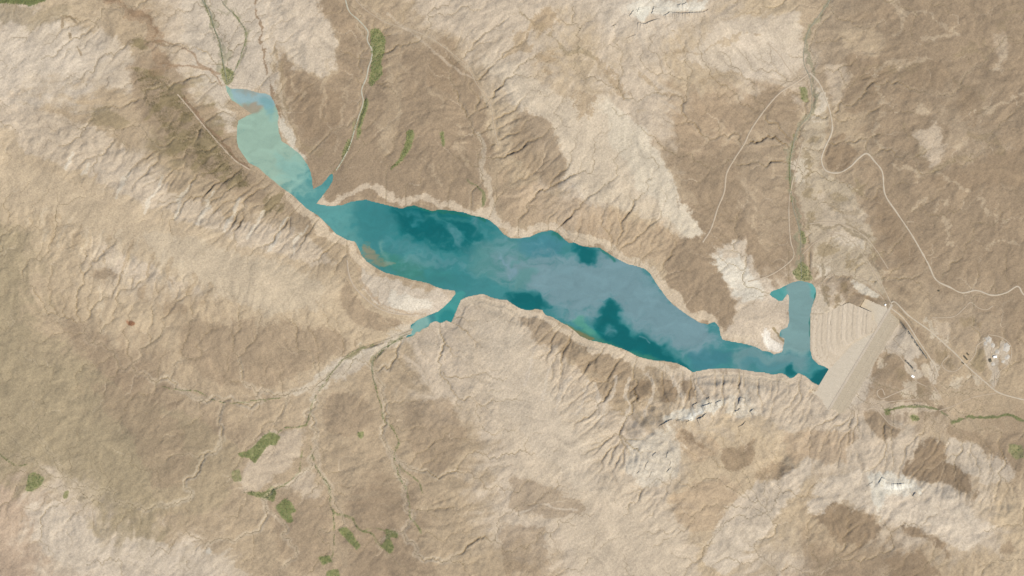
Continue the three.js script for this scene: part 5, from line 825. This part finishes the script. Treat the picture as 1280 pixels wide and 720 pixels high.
{ // scrub: bushes on the dark slopes of the western valley, along washes and dotted over the plain
  const r = rng(900), A = [], Bq = []; const P = pts([168, 85, 205, 92, 230, 118, 262, 160, 302, 205, 315, 235, 282, 232, 240, 200, 212, 170, 180, 125]);
  while (A.length < 5200) { const x = 165 + r() * 152, y = 84 + r() * 152; if (inside(x, y, P) && noise(x * 0.07, y * 0.07) + 0.5 * (r() - 0.5) > -0.15) A.push([x, y]); }
  plant(A, 901, scrubMat, 'scrub', 'dark scrub bushes covering the western valley slopes', 'scrub', 0.6, 1.3);
  let guard = 0; while (Bq.length < 14000 && guard++ < 2e6) { const x = -40 + r() * 1360, y = -30 + r() * 780; if (SD(x, y) < 4) continue; const a = AR(x, y); const want = smooth(10, 13, Math.log(a)) * 0.5 + (noise(x * 0.018 + 3, y * 0.018) > 0.2 ? 0.02 : 0.006); if (r() < want) Bq.push([x, y]); }
  plant(Bq, 902, scrubMat, 'scrub', 'sparse dry bushes dotted along the washes of the hills', 'scrub', 0.5, 1.1);
  const Rr = []; for (let i = 0; i < 60; i++) { const a = r() * 6.28, d = Math.sqrt(r()); Rr.push([165 + Math.cos(a) * d * 4.6, 404.5 + Math.sin(a) * d * 2.8]); }
  plant(Rr, 903, new THREE.MeshStandardMaterial({ color: new THREE.Color().setRGB(0.17, 0.085, 0.045), vertexColors: true, roughness: 1 }), 'dry_thicket', 'isolated rust brown thicket on the tan slope in the west', 'thicket', 0.8, 1.4);
}
log('trees');

// ------------------------------------------------------------------ buildings and heaps of the works
const bm = { white: new THREE.MeshStandardMaterial({ color: 0xe4e2da, roughness: 0.7 }), wall: new THREE.MeshStandardMaterial({ color: base(205, 195, 175), roughness: 0.9 }), dark: new THREE.MeshStandardMaterial({ color: base(88, 82, 62), roughness: 0.8 }), door: new THREE.MeshStandardMaterial({ color: 0x4a4a48, roughness: 0.6 }), glass: new THREE.MeshStandardMaterial({ color: 0x20282c, roughness: 0.15 }) };
function building(name, label, cat, x, y, w, d, ht, rot, wallM, roofM, group) {
  const b = new THREE.Group(); let lo = 1e9, hi = -1e9; for (const [a, c] of [[-1, -1], [1, -1], [-1, 1], [1, 1], [0, 0]]) { const e = H(x + a * w / 15, y + c * d / 15); lo = Math.min(lo, e); hi = Math.max(hi, e); } const y0 = lo - 0.5, H0 = hi - lo + ht;
  b.position.set(X(x), y0, Z(y)); b.rotation.y = rot;
  const wl = new THREE.BoxGeometry(w, H0, d); wl.translate(0, H0 / 2, 0); part(b, 'wall', wl, wallM);
  const sh = new THREE.Shape([[-d / 2 - 0.5, 0], [d / 2 + 0.5, 0], [0, d * 0.17]].map(([u, v]) => new THREE.Vector2(u, v))); const rf = new THREE.ExtrudeGeometry(sh, { depth: w + 1, bevelEnabled: false }); rf.rotateY(Math.PI / 2); rf.translate(-w / 2 - 0.5, H0 + 0.02, 0); part(b, 'roof', rf, roofM);
  const dr = new THREE.BoxGeometry(3.4, 4, 0.2); dr.translate(-w * 0.28, H0 - ht + 2.2, d / 2 + 0.08); part(b, 'door', dr, bm.door);
  for (let i = 0; i < 3; i++) { const g = new THREE.BoxGeometry(1.8, 1.3, 0.16); g.translate(w * (0.02 + i * 0.16), H0 - ht + 3, d / 2 + 0.06); part(b, 'window', g, bm.glass); }
  return put(b, name, label, cat, group);
}
building('control_building', 'white flat building at the lower end of the short dark channel', 'building', 1141, 470.5, 28, 18, 8, -0.5, bm.white, bm.white);
building('plant_building', 'bright white building among the pale heaps of the gravel pit', 'building', 1243.5, 446, 30, 18, 9, 0.15, bm.white, bm.white);
building('plant_shed', 'dark roofed shed beside the white gravel pit building', 'shed', 1237.5, 450.5, 22, 30, 10, 0.1, bm.dark, bm.dark);
building('storage_shed', 'dark long shed by the track fork beside the straight road, nearer the road', 'shed', 1207, 447.5, 46, 13, 9, -0.85, bm.dark, bm.dark);
building('storage_shed', 'small dark shed uphill of the long shed beside the straight road', 'shed', 1209.5, 442.5, 26, 11, 8, -0.85, bm.wall, bm.dark);
building('roadside_shed', 'small dark shed on the southern verge of the straight road', 'shed', 1203.5, 454, 24, 9, 7, -0.7, bm.dark, bm.dark);
building('gate_house', 'white gate house at the north eastern end of the dam crest', 'building', 1106.5, 381, 16, 12, 8, 0.8, bm.white, bm.white);
building('hut', 'pale hut near the bend of the gravel road on the eastern slope', 'hut', 1173, 363.5, 18, 12, 7, 0.2, bm.wall, bm.dark);
const heapMat = new THREE.MeshStandardMaterial({ color: base(222, 212, 194), map: grit, roughness: 1 });
[[1236, 424, 34, 13], [1241, 431, 28, 11], [1232, 430, 24, 9], [1247, 440, 26, 10], [1257, 434, 40, 14], [1259, 446, 30, 12], [1241, 455, 26, 9], [1253, 452, 22, 8]].forEach(([x, y, r0, ht], i) => {
  const g = new THREE.ConeGeometry(r0, ht, 26, 6, true); const p = g.attributes.position; for (let k = 0; k < p.count; k++) { const px = p.getX(k), pz = p.getZ(k), f = 1 + 0.35 * noise(px * 0.06 + i * 5, pz * 0.06); p.setXYZ(k, px * f, p.getY(k) * (0.9 + 0.25 * noise(px * 0.09, pz * 0.09 + i)), pz * f); } g.computeVertexNormals(); const m = new THREE.Mesh(g, heapMat); m.position.set(X(x), H(x, y) + ht / 2 - 2.5, Z(y)); put(m, 'gravel_heap', 'pale cone shaped heap of gravel in the pit', 'heap', 'gravel heaps of the pit');
});
log('done');
scene.environment = scene.background ?? null;
renderer.render(scene, camera);
